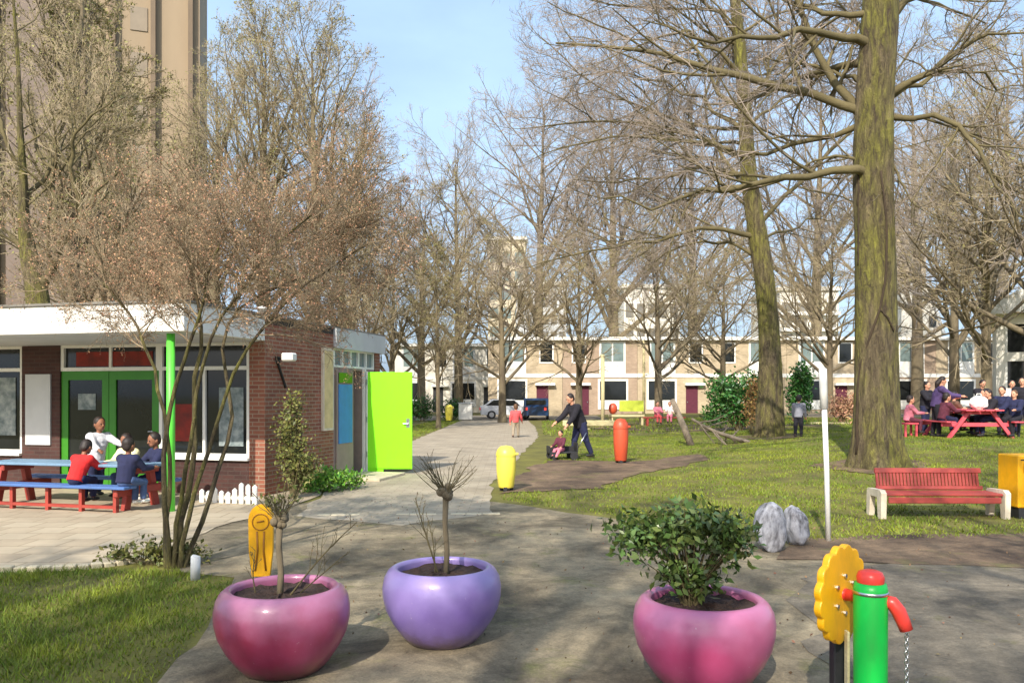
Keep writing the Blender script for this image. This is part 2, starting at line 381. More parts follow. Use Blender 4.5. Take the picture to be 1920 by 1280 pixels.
M['amberdark'] = mat('brown painted pattern', lin(160, 104, 16), 0.5, 0.15, 6)
M['pump'] = mat('green pump paint', lin(10, 178, 66), 0.38, 0.06, 5)
M['red'] = mat('red enamel', lin(226, 62, 52), 0.35, 0.08, 6)
M['orange'] = mat('orange red plastic', lin(200, 82, 50), 0.45, 0.08, 6)
M['black'] = mat('black', (0.02, 0.02, 0.022), 0.6, 0.3, 6)
M['metal'] = mat('steel', lin(196, 196, 198), 0.3, 0.1, 8, metal=1.0)
M['soil'] = mat('potting soil', lin(62, 46, 38), 0.95, 0.4, 30, bump=1.0, bscale=60)
M['wood'] = mat('weathered timber', lin(196, 184, 140), 0.85, 0.2, 8, stretch=(1, 1, 8))
M['log'] = mat('grey bark', lin(124, 112, 96), 0.95, 0.35, 8, bump=0.8, bscale=25)
M['bark'] = bark_mat('mossy bark', lin(70, 58, 44), lin(124, 110, 82), lin(134, 130, 56))
M['twig'] = mat('grey brown twigs', lin(148, 134, 120), 0.9, 0.2, 2)
M['twigmoss'] = mat('olive branch bark', lin(98, 88, 58), 0.9, 0.3, 2, bump=0.6)
M['twigy'] = mat('yellowish twigs', lin(168, 152, 122), 0.9, 0.2, 2)
M['twigp'] = mat('lilac grey twigs', lin(172, 160, 150), 0.9, 0.15, 2)
M['bud'] = mat('green buds', lin(134, 130, 78), 0.8, 0.2, 2, island=0.35)
M['budr'] = mat('reddish buds', lin(190, 146, 114), 0.8, 0.2, 2, island=0.35)
M['bark3'] = mat('dark climbing stem', lin(62, 50, 36), 0.95, 0.3, 6, bump=0.6)
M['twigr'] = mat('reddish tan twigs', lin(148, 130, 104), 0.9, 0.25, 3)
M['brickshaded'] = brick_mat('brick with painted shade', lin(78, 48, 42), lin(62, 38, 34), lin(74, 58, 52), var=0.25)  # the wall brick again, with the canopy shade put into its colour
M['bark2'] = mat('dark grey bark', lin(92, 80, 66), 0.95, col2=lin(132, 120, 92), scale=1.5, bump=0.8, bscale=20, stretch=(1, 1, 0.3))
M['leaf'] = mat('glossy dark leaves', lin(84, 104, 52), 0.35, 0.2, 3, island=0.5)
M['leafb'] = mat('evergreen leaves', lin(58, 102, 40), 0.45, 0.2, 2, island=0.5)
M['leafo'] = mat('olive leaves', lin(106, 108, 52), 0.6, 0.2, 3, island=0.5)
M['leafg'] = mat('fresh green leaves', lin(104, 150, 50), 0.5, 0.2, 3, island=0.45)
M['litter'] = mat('fallen leaves', lin(120, 96, 70), 0.9, 0.3, 3, island=0.6)
M['rock'] = mat('grey granite', lin(70, 68, 72), 0.8, col2=lin(178, 178, 184), scale=9, stretch=(1.3, 1.3, 0.5), bump=0.9, bscale=14, detail=10, thr=(0.36, 0.6))
M['tabletop'] = mat('pale blue table board', lin(116, 146, 170), 0.5, 0.1, 4)
M['bluebench'] = mat('blue bench board', lin(78, 112, 168), 0.5, 0.12, 4)
M['redframe'] = mat('red frame', lin(156, 58, 46), 0.6, 0.15, 6)
M['pinkframe'] = mat('faded red timber', lin(214, 84, 96), 0.6, 0.12, 5)
M['skin'] = mat('skin', lin(206, 150, 120), 0.6, 0.05, 4)
M['skin2'] = mat('brown skin', lin(140, 92, 66), 0.6, 0.05, 4)
M['poster'] = mat('poster paper', lin(96, 110, 112), 0.7, col2=lin(160, 168, 166), scale=7, detail=4, thr=(0.35, 0.65))
M['posterred'] = mat('red paper', lin(150, 40, 24), 0.7, col2=lin(90, 30, 22), scale=5)
def wear(m, amount=0.5, dirt=lin(86, 78, 66), chip=lin(196, 190, 178)):
    n = m.node_tree.nodes; l = m.node_tree.links; p = n['Principled BSDF']; src = p.inputs['Base Color'].links[0].from_socket
    ge = n.new('ShaderNodeNewGeometry')
    def lay(src, sc, lo, hi, f, col, st=(1, 1, 1)):
        mp = n.new('ShaderNodeMapping'); mp.inputs['Scale'].default_value = st; l.new(ge.outputs['Position'], mp.inputs[0])
        q = n.new('ShaderNodeTexNoise'); q.inputs['Scale'].default_value = sc; q.inputs['Detail'].default_value = 10; q.inputs['Roughness'].default_value = 0.75; l.new(mp.outputs[0], q.inputs[0])
        r_ = n.new('ShaderNodeMapRange'); r_.inputs['From Min'].default_value = lo; r_.inputs['From Max'].default_value = hi; r_.inputs['To Max'].default_value = f; l.new(q.outputs[0], r_.inputs[0])
        x = n.new('ShaderNodeMix'); x.data_type = 'RGBA'; l.new(r_.outputs[0], x.inputs[0]); l.new(src, x.inputs[6]); x.inputs[7].default_value = (*col, 1); return x.outputs[2]
    o = lay(src, 5, 0.48, 0.78, 0.55*amount, dirt, (1.6, 1.6, 0.4)); o = lay(o, 34, 0.66, 0.70, 0.8*amount, chip)
    l.new(o, p.inputs['Base Color'])
for k_, a_ in (('lime', 0.22), ('postgreen', 0.5), ('pump', 0.5), ('red', 0.5), ('amber', 0.5), ('yellow', 0.35), ('orange', 0.5), ('redpaint', 0.6), ('pinkframe', 0.6), ('tabletop', 0.6), ('bluebench', 0.6), ('blue', 0.4), ('white', 0.25), ('concrete', 0.6), ('redframe', 0.5)): wear(M[k_], a_)
def cloth(name, c, v=0.18): return mat(name, c, 0.9, v, 12, bump=0.25, bscale=30)
CL = {k: cloth(k+' cloth', lin(*v)) for k, v in dict(red=(206, 40, 40), white=(214, 214, 220), cream=(230, 222, 170), navy=(34, 38, 70), black=(30, 28, 36),
      grey=(128, 128, 136), pink=(206, 120, 136), maroon=(92, 40, 56), tan=(150, 136, 116), denim=(70, 90, 130), coral=(206, 84, 86), purple=(78, 60, 104), brown=(96, 70, 56), pale=(226, 214, 206)).items()}
HAIR = mat('dark hair', lin(38, 28, 24), 0.6, 0.3, 20)
HAIRB = mat('brown hair', lin(92, 64, 40), 0.6, 0.3, 20)
def pot_mat(name, c, c2):
    """glazed paint, paler and more lilac towards the rim and splashed with soil at the foot"""
    m = mat(name, c, 0.36, col2=c2, scale=1.6, coat=0.5, detail=5, bump=0.08, bscale=18, thr=(0.35, 0.7))
    n = m.node_tree.nodes; l = m.node_tree.links; p = n['Principled BSDF']; src = p.inputs['Base Color'].links[0].from_socket
    tc = n.new('ShaderNodeTexCoord'); sx = n.new('ShaderNodeSeparateXYZ'); l.new(tc.outputs['Object'], sx.inputs[0])
    def nz(sc, det=8):
        q = n.new('ShaderNodeTexNoise'); q.inputs['Scale'].default_value = sc; q.inputs['Detail'].default_value = det; q.inputs['Roughness'].default_value = 0.7; l.new(tc.outputs['Object'], q.inputs[0]); return q.outputs[0]
    def math_(op, a, b):
        q = n.new('ShaderNodeMath'); q.operation = op
        for i, v in enumerate((a, b)):
            if isinstance(v, (int, float)): q.inputs[i].default_value = v
            else: l.new(v, q.inputs[i])
        return q.outputs[0]
    def rng_(x, a, b, t0=0, t1=1):
        q = n.new('ShaderNodeMapRange'); q.inputs['From Min'].default_value = a; q.inputs['From Max'].default_value = b; q.inputs['To Min'].default_value = t0; q.inputs['To Max'].default_value = t1; l.new(x, q.inputs[0]); return q.outputs[0]
    def mix(f, a, col):
        q = n.new('ShaderNodeMix'); q.data_type = 'RGBA'; l.new(f, q.inputs[0]); l.new(a, q.inputs[6]); q.inputs[7].default_value = (*col, 1); return q.outputs[2]
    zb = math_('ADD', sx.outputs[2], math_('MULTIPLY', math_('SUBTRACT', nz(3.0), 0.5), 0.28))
    o = mix(rng_(zb, 0.24, 0.50, 0, 0.55), src, tuple(0.55*x+0.45*y for x, y in zip(c2, (0.62, 0.5, 0.72))))  # colour mixes to a paler lilac tint towards the rim
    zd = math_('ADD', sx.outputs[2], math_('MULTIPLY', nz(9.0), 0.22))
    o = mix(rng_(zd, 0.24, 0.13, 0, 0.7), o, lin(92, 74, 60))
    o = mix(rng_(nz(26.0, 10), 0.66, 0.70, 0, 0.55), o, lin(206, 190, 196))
    l.new(o, p.inputs['Base Color']); l.new(rng_(nz(12.0), 0.3, 0.7, 0.28, 0.5), p.inputs['Roughness']); return m

# ------------------------------------------------------------------ ground and surfaces
def axis(lo, hi, n0, n1, step, far):
    core = np.arange(n0, n1+1e-6, step)
    a = n0-np.geomspace(step, n0-lo, far)[::-1]; b = n1+np.geomspace(step, hi-n1, far)
    return np.concatenate([a, core, b])
xs = axis(-900, 900, -16, 34, 0.5, 22); ys = axis(-300, 1600, -4, 44, 0.5, 22)
GX, GY = np.meshgrid(xs, ys); GZ = hgt(GX, GY)
nx, ny = len(xs), len(ys)
ii = (np.arange(ny-1)[:, None]*nx+np.arange(nx-1)[None]).ravel()
g = link('ground', np_mesh('ground', np.stack([GX, GY, GZ], -1).reshape(-1, 3), [np.stack([ii, ii+1, ii+1+nx, ii+nx], 1)], M['grass'], smooth_=True))
tag(g, kind='structure')

def sheet(name, poly, m, dz, jit=0.06, step=0.35, seed=1, grid=0.5):
    rg = random.Random(seed); B = []
    n = len(poly)
    for i in range(n):
        a = Vector(poly[i][:2]); b = Vector(poly[(i+1) % n][:2]); k = max(1, int((b-a).length/step))
        if (b-a).length > 40: k = 6
        for j in range(k):
            p = a.lerp(b, j/k); B.append(Vector((p.x+rg.uniform(-jit, jit), p.y+rg.uniform(-jit, jit))))
    xs_ = [p.x for p in B]; ys_ = [p.y for p in B]
    inn = []
    if grid and (max(xs_)-min(xs_))*(max(ys_)-min(ys_))/grid**2 < 30000:
        x = math.ceil(min(xs_)/grid)*grid
        while x < max(xs_):
            y = math.ceil(min(ys_)/grid)*grid
            while y < max(ys_):
                inn.append(Vector((x, y))); y += grid
            x += grid
    nb = len(B)
    V, E, Fs, *_ = delaunay_2d_cdt(B+inn, [(i, (i+1) % nb) for i in range(nb)], [list(range(nb))], 1, 1e-5)
    zs = hgt([v.x for v in V], [v.y for v in V])
    me = bpy.data.meshes.new(name); me.from_pydata([(v.x, v.y, z+dz) for v, z in zip(V, zs)], [], [tuple(f) for f in Fs])
    me.materials.append(m); me.update()
    if len(me.polygons) and me.polygons[0].normal.z < 0: me.flip_normals()
    return tag(link(name, me), kind='structure')
P2 = lambda *q: [gp(a, b)[:2] for a, b in q]
# main courtyard in the foreground (from behind the camera to the path)
sheet('courtyard', [(-2.2, -3), (-1.95, 3.2)]+P2((330, 1240), (400, 1150), (440, 1085), (330, 1072), (300, 1000), (600, 935), (930, 940), (1150, 972), (1400, 1012), (1560, 1020), (1920, 1004))+[(9, 9.2), (9, -3)], M['court'], 0.004, seed=2)
sheet('path', P2((560, 968), (640, 890), (768, 884), (770, 828), (884, 780))+[(-3.5, 62), (1.5, 62)]+P2((985, 783), (1003, 800), (1010, 818), (960, 870), (922, 905), (925, 938), (925, 962), (760, 985)), M['path'], 0.008, seed=3, grid=0.5)
sheet('terrace', [(-16, 8.6)]+P2((0, 1066), (170, 1062), (300, 1040), (400, 990), (520, 960), (600, 930), (640, 888))+[(-3.3, 16), (-16, 16)], M['terrace'], 0.012, jit=0.04, seed=4)
sheet('play_yard', P2((1470, 1130), (1560, 1060), (1700, 1055), (1990, 1060))+[(8, 3), (2.0, 3), (1.9, 4.2)], M['asphalt'], 0.008, seed=5, jit=0.14, step=0.3)
sheet('soil_strip', P2((1500, 1012), (1640, 1006), (1990, 1000), (1990, 1066), (1700, 1060), (1560, 1054), (1440, 1050)), M['dirt'], 0.012, seed=6, jit=0.1)
sheet('soil_patch', P2((940, 925), (985, 880), (1040, 862), (1180, 866), (1310, 852), (1330, 862), (1200, 890), (1120, 915)), M['dirt'], 0.012, seed=7, jit=0.15)
sheet('street', [(-60, 50), (60, 50), (60, 56.5), (-60, 56.5)], M['asphalt'], 0.012, jit=0, grid=0)
sheet('pavement', [(-60, 57), (60, 57), (60, 59.5), (-60, 59.5)], M['path'], 0.015, jit=0, grid=0)
sheet('play_sand', P2((1060, 800), (1130, 792), (1560, 792), (1580, 800), (1440, 808), (1200, 808)), M['dirt'], 0.012, seed=8, jit=0.15)

kb = MB(); kp = resample(np.array([gp(a, b) for a, b in ((-140, 1074), (0, 1071), (90, 1069), (170, 1066), (240, 1056), (300, 1046))]), 20); rgk = random.Random(8)
for i in range(19):
    a = Vector(kp[i]); b_ = Vector(kp[i+1]); d = (b_-a); L_ = d.length
    kb.box(0.006, -0.04, -0.02, L_-0.006, 0.04, 0.045+rgk.uniform(-0.006, 0.006), 0, 0.008, Matrix.Translation(a) @ d.to_track_quat('X', 'Z').to_matrix().to_4x4())
tag(kb.build('kerb', M['kerb']), kind='structure')
eg = MB(); e0, e1 = Vector(gp(596, 966)), Vector(gp(905, 964)); rgk = random.Random(18); L_ = (e1-e0).length; d_ = (e1-e0).normalized(); a = 0.0
while a < L_:
    w_ = rgk.uniform(0.15, 0.24)
    if rgk.random() < 0.72: eg.box(0.0, -0.05, -0.02, w_, 0.05, 0.016+rgk.uniform(-0.002, 0.004), 0, 0.006, Matrix.Translation(e0+d_*a) @ d_.to_track_quat('X', 'Z').to_matrix().to_4x4() @ Matrix.Rotation(rgk.uniform(-.05, .05), 4, 'Z'))
    a += w_+0.012
tag(eg.build('path_edging', M['kerb']), kind='structure')
for i_, (px_, Y_, r_) in enumerate(((1645, 15.9, 1.05), (1442, 24.9, 1.1), (1358, 44, 0.0))):
    if r_:
        c_ = gx(px_, Y_); sheet('trunk_soil', [(c_[0]+r_*(1+0.25*math.sin(3*a))*math.cos(a), c_[1]+r_*1.1*math.sin(a)) for a in np.linspace(0, 2*math.pi, 15)[:-1]], M['dirt'], 0.016, jit=0.09, step=0.2, seed=30+i_)
# grass blades and litter (nobody could count them)
def inside(poly, x, y):
    r = np.zeros(len(x), bool); n = len(poly); j = n-1
    for i in range(n):
        xi, yi = poly[i]; xj, yj = poly[j]
        c = ((yi > y) != (yj > y)) & (x < (xj-xi)*(y-yi)/(yj-yi+1e-12)+xi); r ^= c; j = i
    return r
def blades(name, poly, dens, h, wdt, seed, excl=(), m='blade'):
    rg = np.random.default_rng(seed)
    xs_ = [p[0] for p in poly]; ys_ = [p[1] for p in poly]
    n = int(dens*(max(xs_)-min(xs_))*(max(ys_)-min(ys_)))
    x = rg.uniform(min(xs_), max(xs_), n); y = rg.uniform(min(ys_), max(ys_), n)
    k = inside(poly, x, y)
    for e in excl: k &= ~inside(e, x, y)
    # clumpy
    cl = np.sin(x*3.1+np.sin(y*2.3)*1.7)*np.sin(y*2.7+np.sin(x*1.9)*1.3)
    k &= rg.random(n) < 0.62+0.38*cl
    x, y, cl = x[k], y[k], cl[k]; n = len(x); z = hgt(x, y)
    a = rg.uniform(0, 2*np.pi, n); hh = h*(0.5+rg.random(n))*(0.85+0.35*cl); t = rg.normal(size=(n, 2))*0.5*hh[:, None]
    b = np.stack([np.cos(a)*wdt, np.sin(a)*wdt], 1)
    V = np.stack([np.stack([x-b[:, 0], y-b[:, 1], z], 1), np.stack([x+b[:, 0], y+b[:, 1], z], 1), np.stack([x+t[:, 0], y+t[:, 1], z+hh], 1)], 1).reshape(-1, 3)
    return tag(link(name, np_mesh(name, V, [np.arange(n*3).reshape(-1, 3)], M[m])), 'short green spring grass', 'grass', kind='stuff')
lawn = [(-9, 3.0), (-1.95, 3.2)]+P2((330, 1240), (400, 1150), (440, 1085), (330, 1072), (170, 1066), (0, 1070))+[(-9, 7.6)]
blades('lawn_grass', lawn, 3400, 0.045, 0.004, 11)
soilp = P2((940, 925), (985, 880), (1040, 862), (1180, 866), (1310, 852), (1330, 862), (1200, 890), (1120, 915))
bank = P2((935, 936), (1150, 968), (1400, 1008), (1560, 1016), (1990, 1002))+[(22, 16), (22, 30), (1.6, 30), (1.2, 22), (0.05, 14)]
blades('bank_grass', bank, 620, 0.038, 0.008, 12, [soilp])
far = [(-4, 31), (24, 31), (24, 48), (1.8, 48), (1.2, 31)]
blades('far_grass', far, 60, 0.09, 0.02, 13)
blades('verge_grass', P2((770, 824), (770, 800), (860, 775), (884, 782)), 200, 0.06, 0.012, 14)
rg = np.random.default_rng(5)
n = 900; lx = rg.uniform(-2.4, 6.5, n); ly = 3.2+rg.random(n)**1.3*9
tl = TM(); tl.leaves(np.stack([lx, ly, hgt(lx, ly)+0.016], 1), 0.024, rg, 0, 0.6); 
tag(tl.build('leaf_litter', [M['litter']]), 'scattered dead leaves and twigs on the courtyard', 'leaf litter', kind='stuff')

# ------------------------------------------------------------------ nursery building on the left
BR = math.atan2(-0.242, 0.970)
bld = thing('nursery_building', 'long flat roofed brick nursery with white canopy edge and green doors', 'building', (-3.89, 12.6, 0), BR)
def bx(name, a0, b0, z0, a1, b1, z1, m, parent=bld, bev=0.0, label=None):
    o = MB().box(a0, b0, z0, a1, b1, z1, 0, bev).build(name, m, parent)
    if label: o['label'] = label
    return o
D = 4.5
wl = MB()
wl.box(-0.28, 0, 0, 0, 2.35, 2.72)                       # corner pier and side wall
MB().box(-1.95, 0.0, 0, -0.282, 0.25, 0.558).build('window_wall', M['brickshaded'], bld)
MB().box(-4.66, 0, 0, -3.88, 0.25, 2.43).build('pier', M['brickshaded'], bld)
MB().box(-9.0, 0.0, 0, -4.662, 0.25, 0.558).build('window_wall', M['brickshaded'], bld)
wl.box(-9.3, 0.0, 0, -9.0, D, 2.72)
wl.box(-9.0, D-0.25, 0, 0, D, 2.72)
wl.build('wall', M['brick'], bld)
we = MB().box(-0.22, 2.352, 0, -0.02, 3.2, 2.08).box(-0.22, 3.66, 0, -0.02, 4.248, 2.08).box(-0.22, 2.352, 2.08, -0.02, 4.248, 2.12)
we.build('entrance_wall', M['purplegrey'], bld)
bx('canopy', -9.6, -2.0, 2.45, 0.0, 0.0, 2.84, M['white'], bev=0.008)
bx('soffit_board', -9.5, -1.95, 2.435, -0.1, -0.01, 2.4485, M['greyw'])
rf = MB().box(-9.62, -2.03, 2.842, 0.03, 4.7, 2.875).build('roof', M['roof'], bld)
bx('fascia', -9.4, 0.002, 2.72, -0.002, D, 2.84, M['darktrim'])
bx('side_fascia', -0.25, 2.352, 2.47, 0.06, 4.66, 2.838, M['greyw'])
for px_a, px_b in ((-0.9, 1.4), (-2.2, 2.2)):
    MB().lathe([(0.05, 0), (0.05, 0.22), (0.085, 0.22), (0.085, 0.27), (0.0, 0.30)], 14, c=(px_a, px_b, 2.875)).build('vent_pipe', M['white'], bld, True)
MB().tube([(-0.35, -1.8, 0), (-0.35, -1.8, 2.44)], 0.055, 14).build('post', M['postgreen'], bld, True)
MB().tube([(-6.6, -1.8, 0), (-6.6, -1.8, 2.44)], 0.055, 14).build('post', M['postgreen'], bld, True)
def window(a0, a1, z0, z1, trans=None, muls=(), frame='white', gl='glass', y=0.06):
    m = MB(); t = 0.06
    m.box(a0, y-0.04, z0, a0+t, y+0.06, z1).box(a1-t, y-0.04, z0, a1, y+0.06, z1)
    m.box(a0+t, y-0.04, z0, a1-t, y+0.06, z0+t).box(a0+t, y-0.04, z1-t, a1-t, y+0.06, z1)
    if trans: m.box(a0+t, y-0.035, trans-0.03, a1-t, y+0.055, trans+0.03)
    for q in muls: m.box(q-0.025, y-0.03, z0+t, q+0.025, y+0.05, (trans-0.03) if trans else z1-t)
    wd = m.build('window', M[frame], bld)
    MB().box(a0+t, y+0.01, z0+t, a1-t, y+0.03, z1-t).build('pane', M[gl], wd)
    return wd
w1 = window(-1.95, -0.28, 0.60, 2.449, 2.03, (-1.12,))
MB().box(-2.0, -0.06, 0.56, -0.26, -0.001, 0.60).build('sill', M['white'], w1)
MB().box(-0.86, 0.055, 0.78, -0.42, 0.066, 1.72).box(-1.75, 0.055, 0.85, -1.3, 0.066, 1.45, 1).build('poster', [M['poster'], M['posterred']], w1)
w2 = window(-9.0, -4.66, 0.60, 2.449, 2.03, (-5.9, -7.2))
MB().box(-9.0, -0.06, 0.56, -4.66, -0.001, 0.60).build('sill', M['white'], w2)
MB().box(-5.2, 0.055, 0.9, -4.85, 0.066, 1.9).build('poster', M['poster'], w2)
w3 = window(-3.88, -1.95, 2.0, 2.449, None, (-2.9,))
MB().box(-3.6, 0.055, 2.08, -2.1, 0.066, 2.32).build('poster', M['posterred'], w3)
bx('notice_panel', -4.56, -0.03, 0.75, -4.05, -0.001, 1.95, M['greyw'])
for a0, a1 in ((-3.87, -2.93), (-2.92, -1.96)):
    m = MB(); t = 0.13
    m.box(a0, 0.03, 0.02, a0+t, 0.10, 1.998).box(a1-t, 0.03, 0.02, a1, 0.10, 1.998).box(a0+t, 0.03, 0.02, a1-t, 0.10, 0.3).box(a0+t, 0.03, 1.85, a1-t, 0.10, 1.998)
    d = m.build('door', M['doorgreen'], bld)
    MB().box(a0+t, 0.055, 0.3, a1-t, 0.075, 1.85).build('pane', M['glass'], d)
    MB().tube([(a1-0.07, 0.03, 1.0), (a1-0.07, -0.03, 1.0), (a1-0.16, -0.03, 1.0)], 0.012, 8).build('handle', M['metal'], d)
MB().box(-3.55, 0.045, 1.35, -3.2, 0.0535, 1.62).build('notice', M['poster'], bld)
bx('floor_slab', -9.0, 0.26, 0.0, -0.29, D-0.26, 0.03, M['roof'])
# side wall: notice board, high window strip, blue panel, open lime door
nb = MB().box(0.002, 1.86, 0.95, 0.05, 2.26, 2.45).build('notice_board', M['concrete'], bld)
MB().box(0.0505, 1.90, 1.0, 0.056, 2.22, 2.40).build('board_panel', mat('faded board', lin(214, 190, 140), 0.8, 0.2, 5), nb)
hw = MB(); ys0, ys1 = 2.40, 4.24
hw.box(-0.12, ys0, 2.122, -0.02, ys1, 2.16).box(-0.12, ys0, 2.44, -0.02, ys1, 2.468)
for k in range(6):
    y = ys0+(ys1-ys0-0.05)*k/5; hw.box(-0.12, y, 2.16, -0.02, y+0.05, 2.44)
hwo = hw.build('window', M['white'], bld); MB().box(-0.085, ys0, 2.16, -0.065, ys1, 2.44).build('pane', M['glassg'], hwo)
bd = MB().box(-0.018, 2.45, 0.05, 0.015, 3.17, 2.06).build('blue_door', M['purplegrey'], bld)
MB().box(0.0155, 2.52, 0.68, 0.03, 3.10, 1.80).build('door_panel', M['blue'], bd)
MB().box(0.0155, 2.52, 1.83, 0.03, 3.10, 2.02).build('door_light', M['glass'], bd)
bx('doorway_back', -0.9, 3.2, 0.0, -0.86, 3.66, 2.08, M['black'])
bx('door_frame', -0.02, 3.655, 0.0, 0.04, 3.72, 2.12, M['white'])
od = thing('x', None, None); bpy.data.objects.remove(od)
# the open door, built in local coordinates: it stands square to the camera
dm = MB().box(0, -0.02, 0.10, 0.92, 0.02, 2.06, 0, 0.006).box(0.02, -0.026, 0.02, 0.34, 0.018, 0.10)
od = dm.build('open_door', M['lime'], bld); od.location = (0.055, 3.70, 0); od.rotation_euler = (0, 0, -BR+R(2)); od['label'] = 'lime green door standing wide open'
MB().box(0.0, -0.028, 0.02, 0.025, 0.028, 2.075).build('door_edge', M['white'], od)
MB().tube([(0.84, -0.022, 1.02), (0.84, -0.06, 1.02), (0.74, -0.06, 1.02)], 0.01, 8).build('handle', M['metal'], od)
hg = MB()
for z_ in (0.35, 1.05, 1.8): hg.tube([(0.012, -0.036, z_), (0.012, -0.036, z_+0.11)], 0.011, 8)
hg.build('hinges', M['metal'], od)
MB().box(0.03, -0.0285, 0.12, 0.89, -0.0205, 0.30).build('kick_plate', M['lime'], od)
MB().box(0.80, -0.0245, 0.94, 0.87, -0.0205, 1.12).build('lock_plate', M['metal'], od)
bx('step', 0.002, 2.4, 0.0, 0.9, 3.68, 0.06, M['kerb'], bev=0.01)
lp = MB().box(0.0015, 0.30, 2.12, 0.05, 0.38, 2.22).tube([(0.05, 0.34, 2.18), (0.22, 0.30, 2.2)], 0.015, 8).build('wall_lamp', M['black'], bld)
MB().box(0.16, 0.20, 2.14, 0.36, 0.36, 2.27, 0, 0.02).build('lamp_housing', M['white'], lp)
MB().tube([(0.02, 0.35, 2.12), (0.02, 0.6, 1.72)], 0.02, 8).build('cable', M['black'], lp)

# ------------------------------------------------------------------ tall tower behind, terraced houses, far flats
M['dull'] = mat('dull glass', lin(132, 118, 98), 0.4, 0.15, 1)
TW = thing('apartment_tower', 'very tall beige apartment tower rising behind the nursery roof', 'apartment tower', (-20.3, 52, 0), R(19))
MB().box(-40, 0, 0, 0, 14, 48).build('wall', M['tower'], TW)
MB().box(-10.9, -0.2, 0, -7.5, -0.002, 48.1).build('recessed_bay', M['towergrey'], TW)
for a in (-0.4, -2.6, -4.9, -6.6, -11.2, -14.0, -16.6, -19.2, -22.0, -25.0, -28.0):
    MB().box(a-0.28, -0.45, 0, a, -0.002, 48.2).build('pilaster', M['towerdark'], TW)
for a in (-3.6, -12.5, -17.8, -23.5):
    for k in range(16): MB().box(a-0.5, -0.06, 1.5+k*2.9, a+0.5, -0.003, 3.0+k*2.9).build('window', M['dull'], TW)

def house(px0, label, flip=False, wide=5.6, Y=61, wallm='brick2', zb=3.1, zt=6.0, bay='white', door=CL['maroon']):
    h = thing('terraced_house', label, 'house', ((px0-960)/F*Y, Y, 0), 0, 'terraced houses behind the playground')
    W = wide; s = (lambda a: W-a) if flip else (lambda a: a)
    def b(name, a0, z0, a1, z1, y0, y1, m, parent=h):
        a0, a1 = sorted((s(a0), s(a1))); return MB().box(a0, y0, z0, a1, y1, z1).build(name, m, parent)
    b('wall', 0.01, 0, W-0.01, zt-0.25, 0, 8, M[wallm])
    b('roof', -0.0, zt-0.25, W, zt, -0.35, 8.2, M['white'])
    b('floor_band', 0.012, zb-0.16, W-0.012, zb+0.12, -0.05, -0.002, M['white'])
    wn = b('window', 0.9, zb+0.9, 2.9, zt-0.3, -0.04, -0.003, M[bay]); b('pane', 1.05, zb+1.05, 1.85, zt-0.45, -0.05, -0.042, M['glassg'], wn); b('pane', 1.95, zb+1.05, 2.75, zt-0.45, -0.05, -0.042, M['glassg'], wn)
    b('bay_panel', 0.9, zb+0.122, 2.9, zb+0.898, -0.04, -0.003, M[bay])
    w3_ = b('window', 0.7, 0.5, 3.0, zb-0.3, -0.06, -0.003, M[bay]); b('pane', 0.85, 1.2, 2.85, zb-0.45, -0.07, -0.062, M['glass'], w3_)
    w4 = b('window', 3.9, zb+0.9, 5.0, zt-0.4, -0.04, -0.003, M['white']); b('pane', 4.0, zb+1.0, 4.9, zt-0.5, -0.05, -0.042, M['glass'], w4)
    d = b('door', 3.7, 0.05, 4.6, 2.3, -0.05, -0.003, door); b('handle', 3.78, 1.0, 3.84, 1.1, -0.08, -0.051, M['metal'], d)
    b('door_surround', 3.6, 2.32, 5.1, 2.5, -0.4, -0.003, M['white'])
    return h
HL = ['terraced house with white window bay directly behind the blue parked car', 'terraced house behind the stooping adult, right of the blue car', 'terraced house with dark red door behind the orange bin', 'terraced house behind the evergreen bush and leaning log',
      'terraced house behind the slimmer mossy tree', 'terraced house between the two mossy trunks, behind the white pole', 'terraced house just right of the thickest tree trunk', 'terraced house behind the right picnic table group']
for k in range(8):
    house(915+k*140, HL[k], flip=(k % 2 == 1), wallm=('brick2', 'brick3', 'brick2', 'brick2', 'brick2', 'brick3', 'brick2', 'brick3')[k], wide=5.69)
for k in range(2):
    house(735+k*95, ('grey terraced house with flat white roof just right of the lime door', 'grey terraced house behind the far yellow bin')[k], Y=72, wide=4.5, wallm='offwhite', zt=6.2, bay='greyw', door=M['black'])

def flats(name, label, cat, px0, px1, ytop, Y, wallm, nw, nh, z0=2.0, winm='glassg', depth=12, bandm=None):
    x0, x1 = (px0-960)/F*Y, (px1-960)/F*Y; zt = EYE+(HOR-ytop)/F*Y
    t = thing(name, label, cat, (x0, Y, 0)); W = x1-x0
    MB().box(0, 0, 0, W, depth, zt).build('wall', M[wallm], t)
    MB().box(-0.3, -0.3, zt, W+0.3, depth+0.3, zt+0.5).build('roof', M['offwhite'], t)
    for j in range(nh):
        za = z0+(zt-z0-0.6)*j/nh; zb_ = z0+(zt-z0-0.6)*(j+0.55)/nh
        for i in range(nw):
            a = W*(i+0.15)/nw; b = W*(i+0.85)/nw
            MB().box(a, -0.06, za, b, -0.004, zb_).build('window', M[winm], t)
        if bandm: MB().box(0, -0.7, za-0.5, W, -0.065, za-0.05).build('balcony', M[bandm], t)
    return t
flats('apartment_block', 'pale cream apartment tower seen through bare trees at the path end', 'apartment block', 915, 985, 450, 120, 'creamwall', 3, 8)
flats('apartment_block', 'pale grey apartment block with many small windows above white roof edge', 'apartment block', 968, 1062, 535, 100, 'greyw', 6, 6, winm='roof')
flats('apartment_block', 'white apartment block with long balconies between the mossy trunks', 'apartment block', 1462, 1572, 545, 100, 'offwhite', 4, 6, winm='roof', bandm='white')
flats('apartment_block', 'narrow beige tower right of the thickest tree trunk', 'apartment block', 1668, 1736, 446, 130, 'brick2', 3, 7, winm='roof')
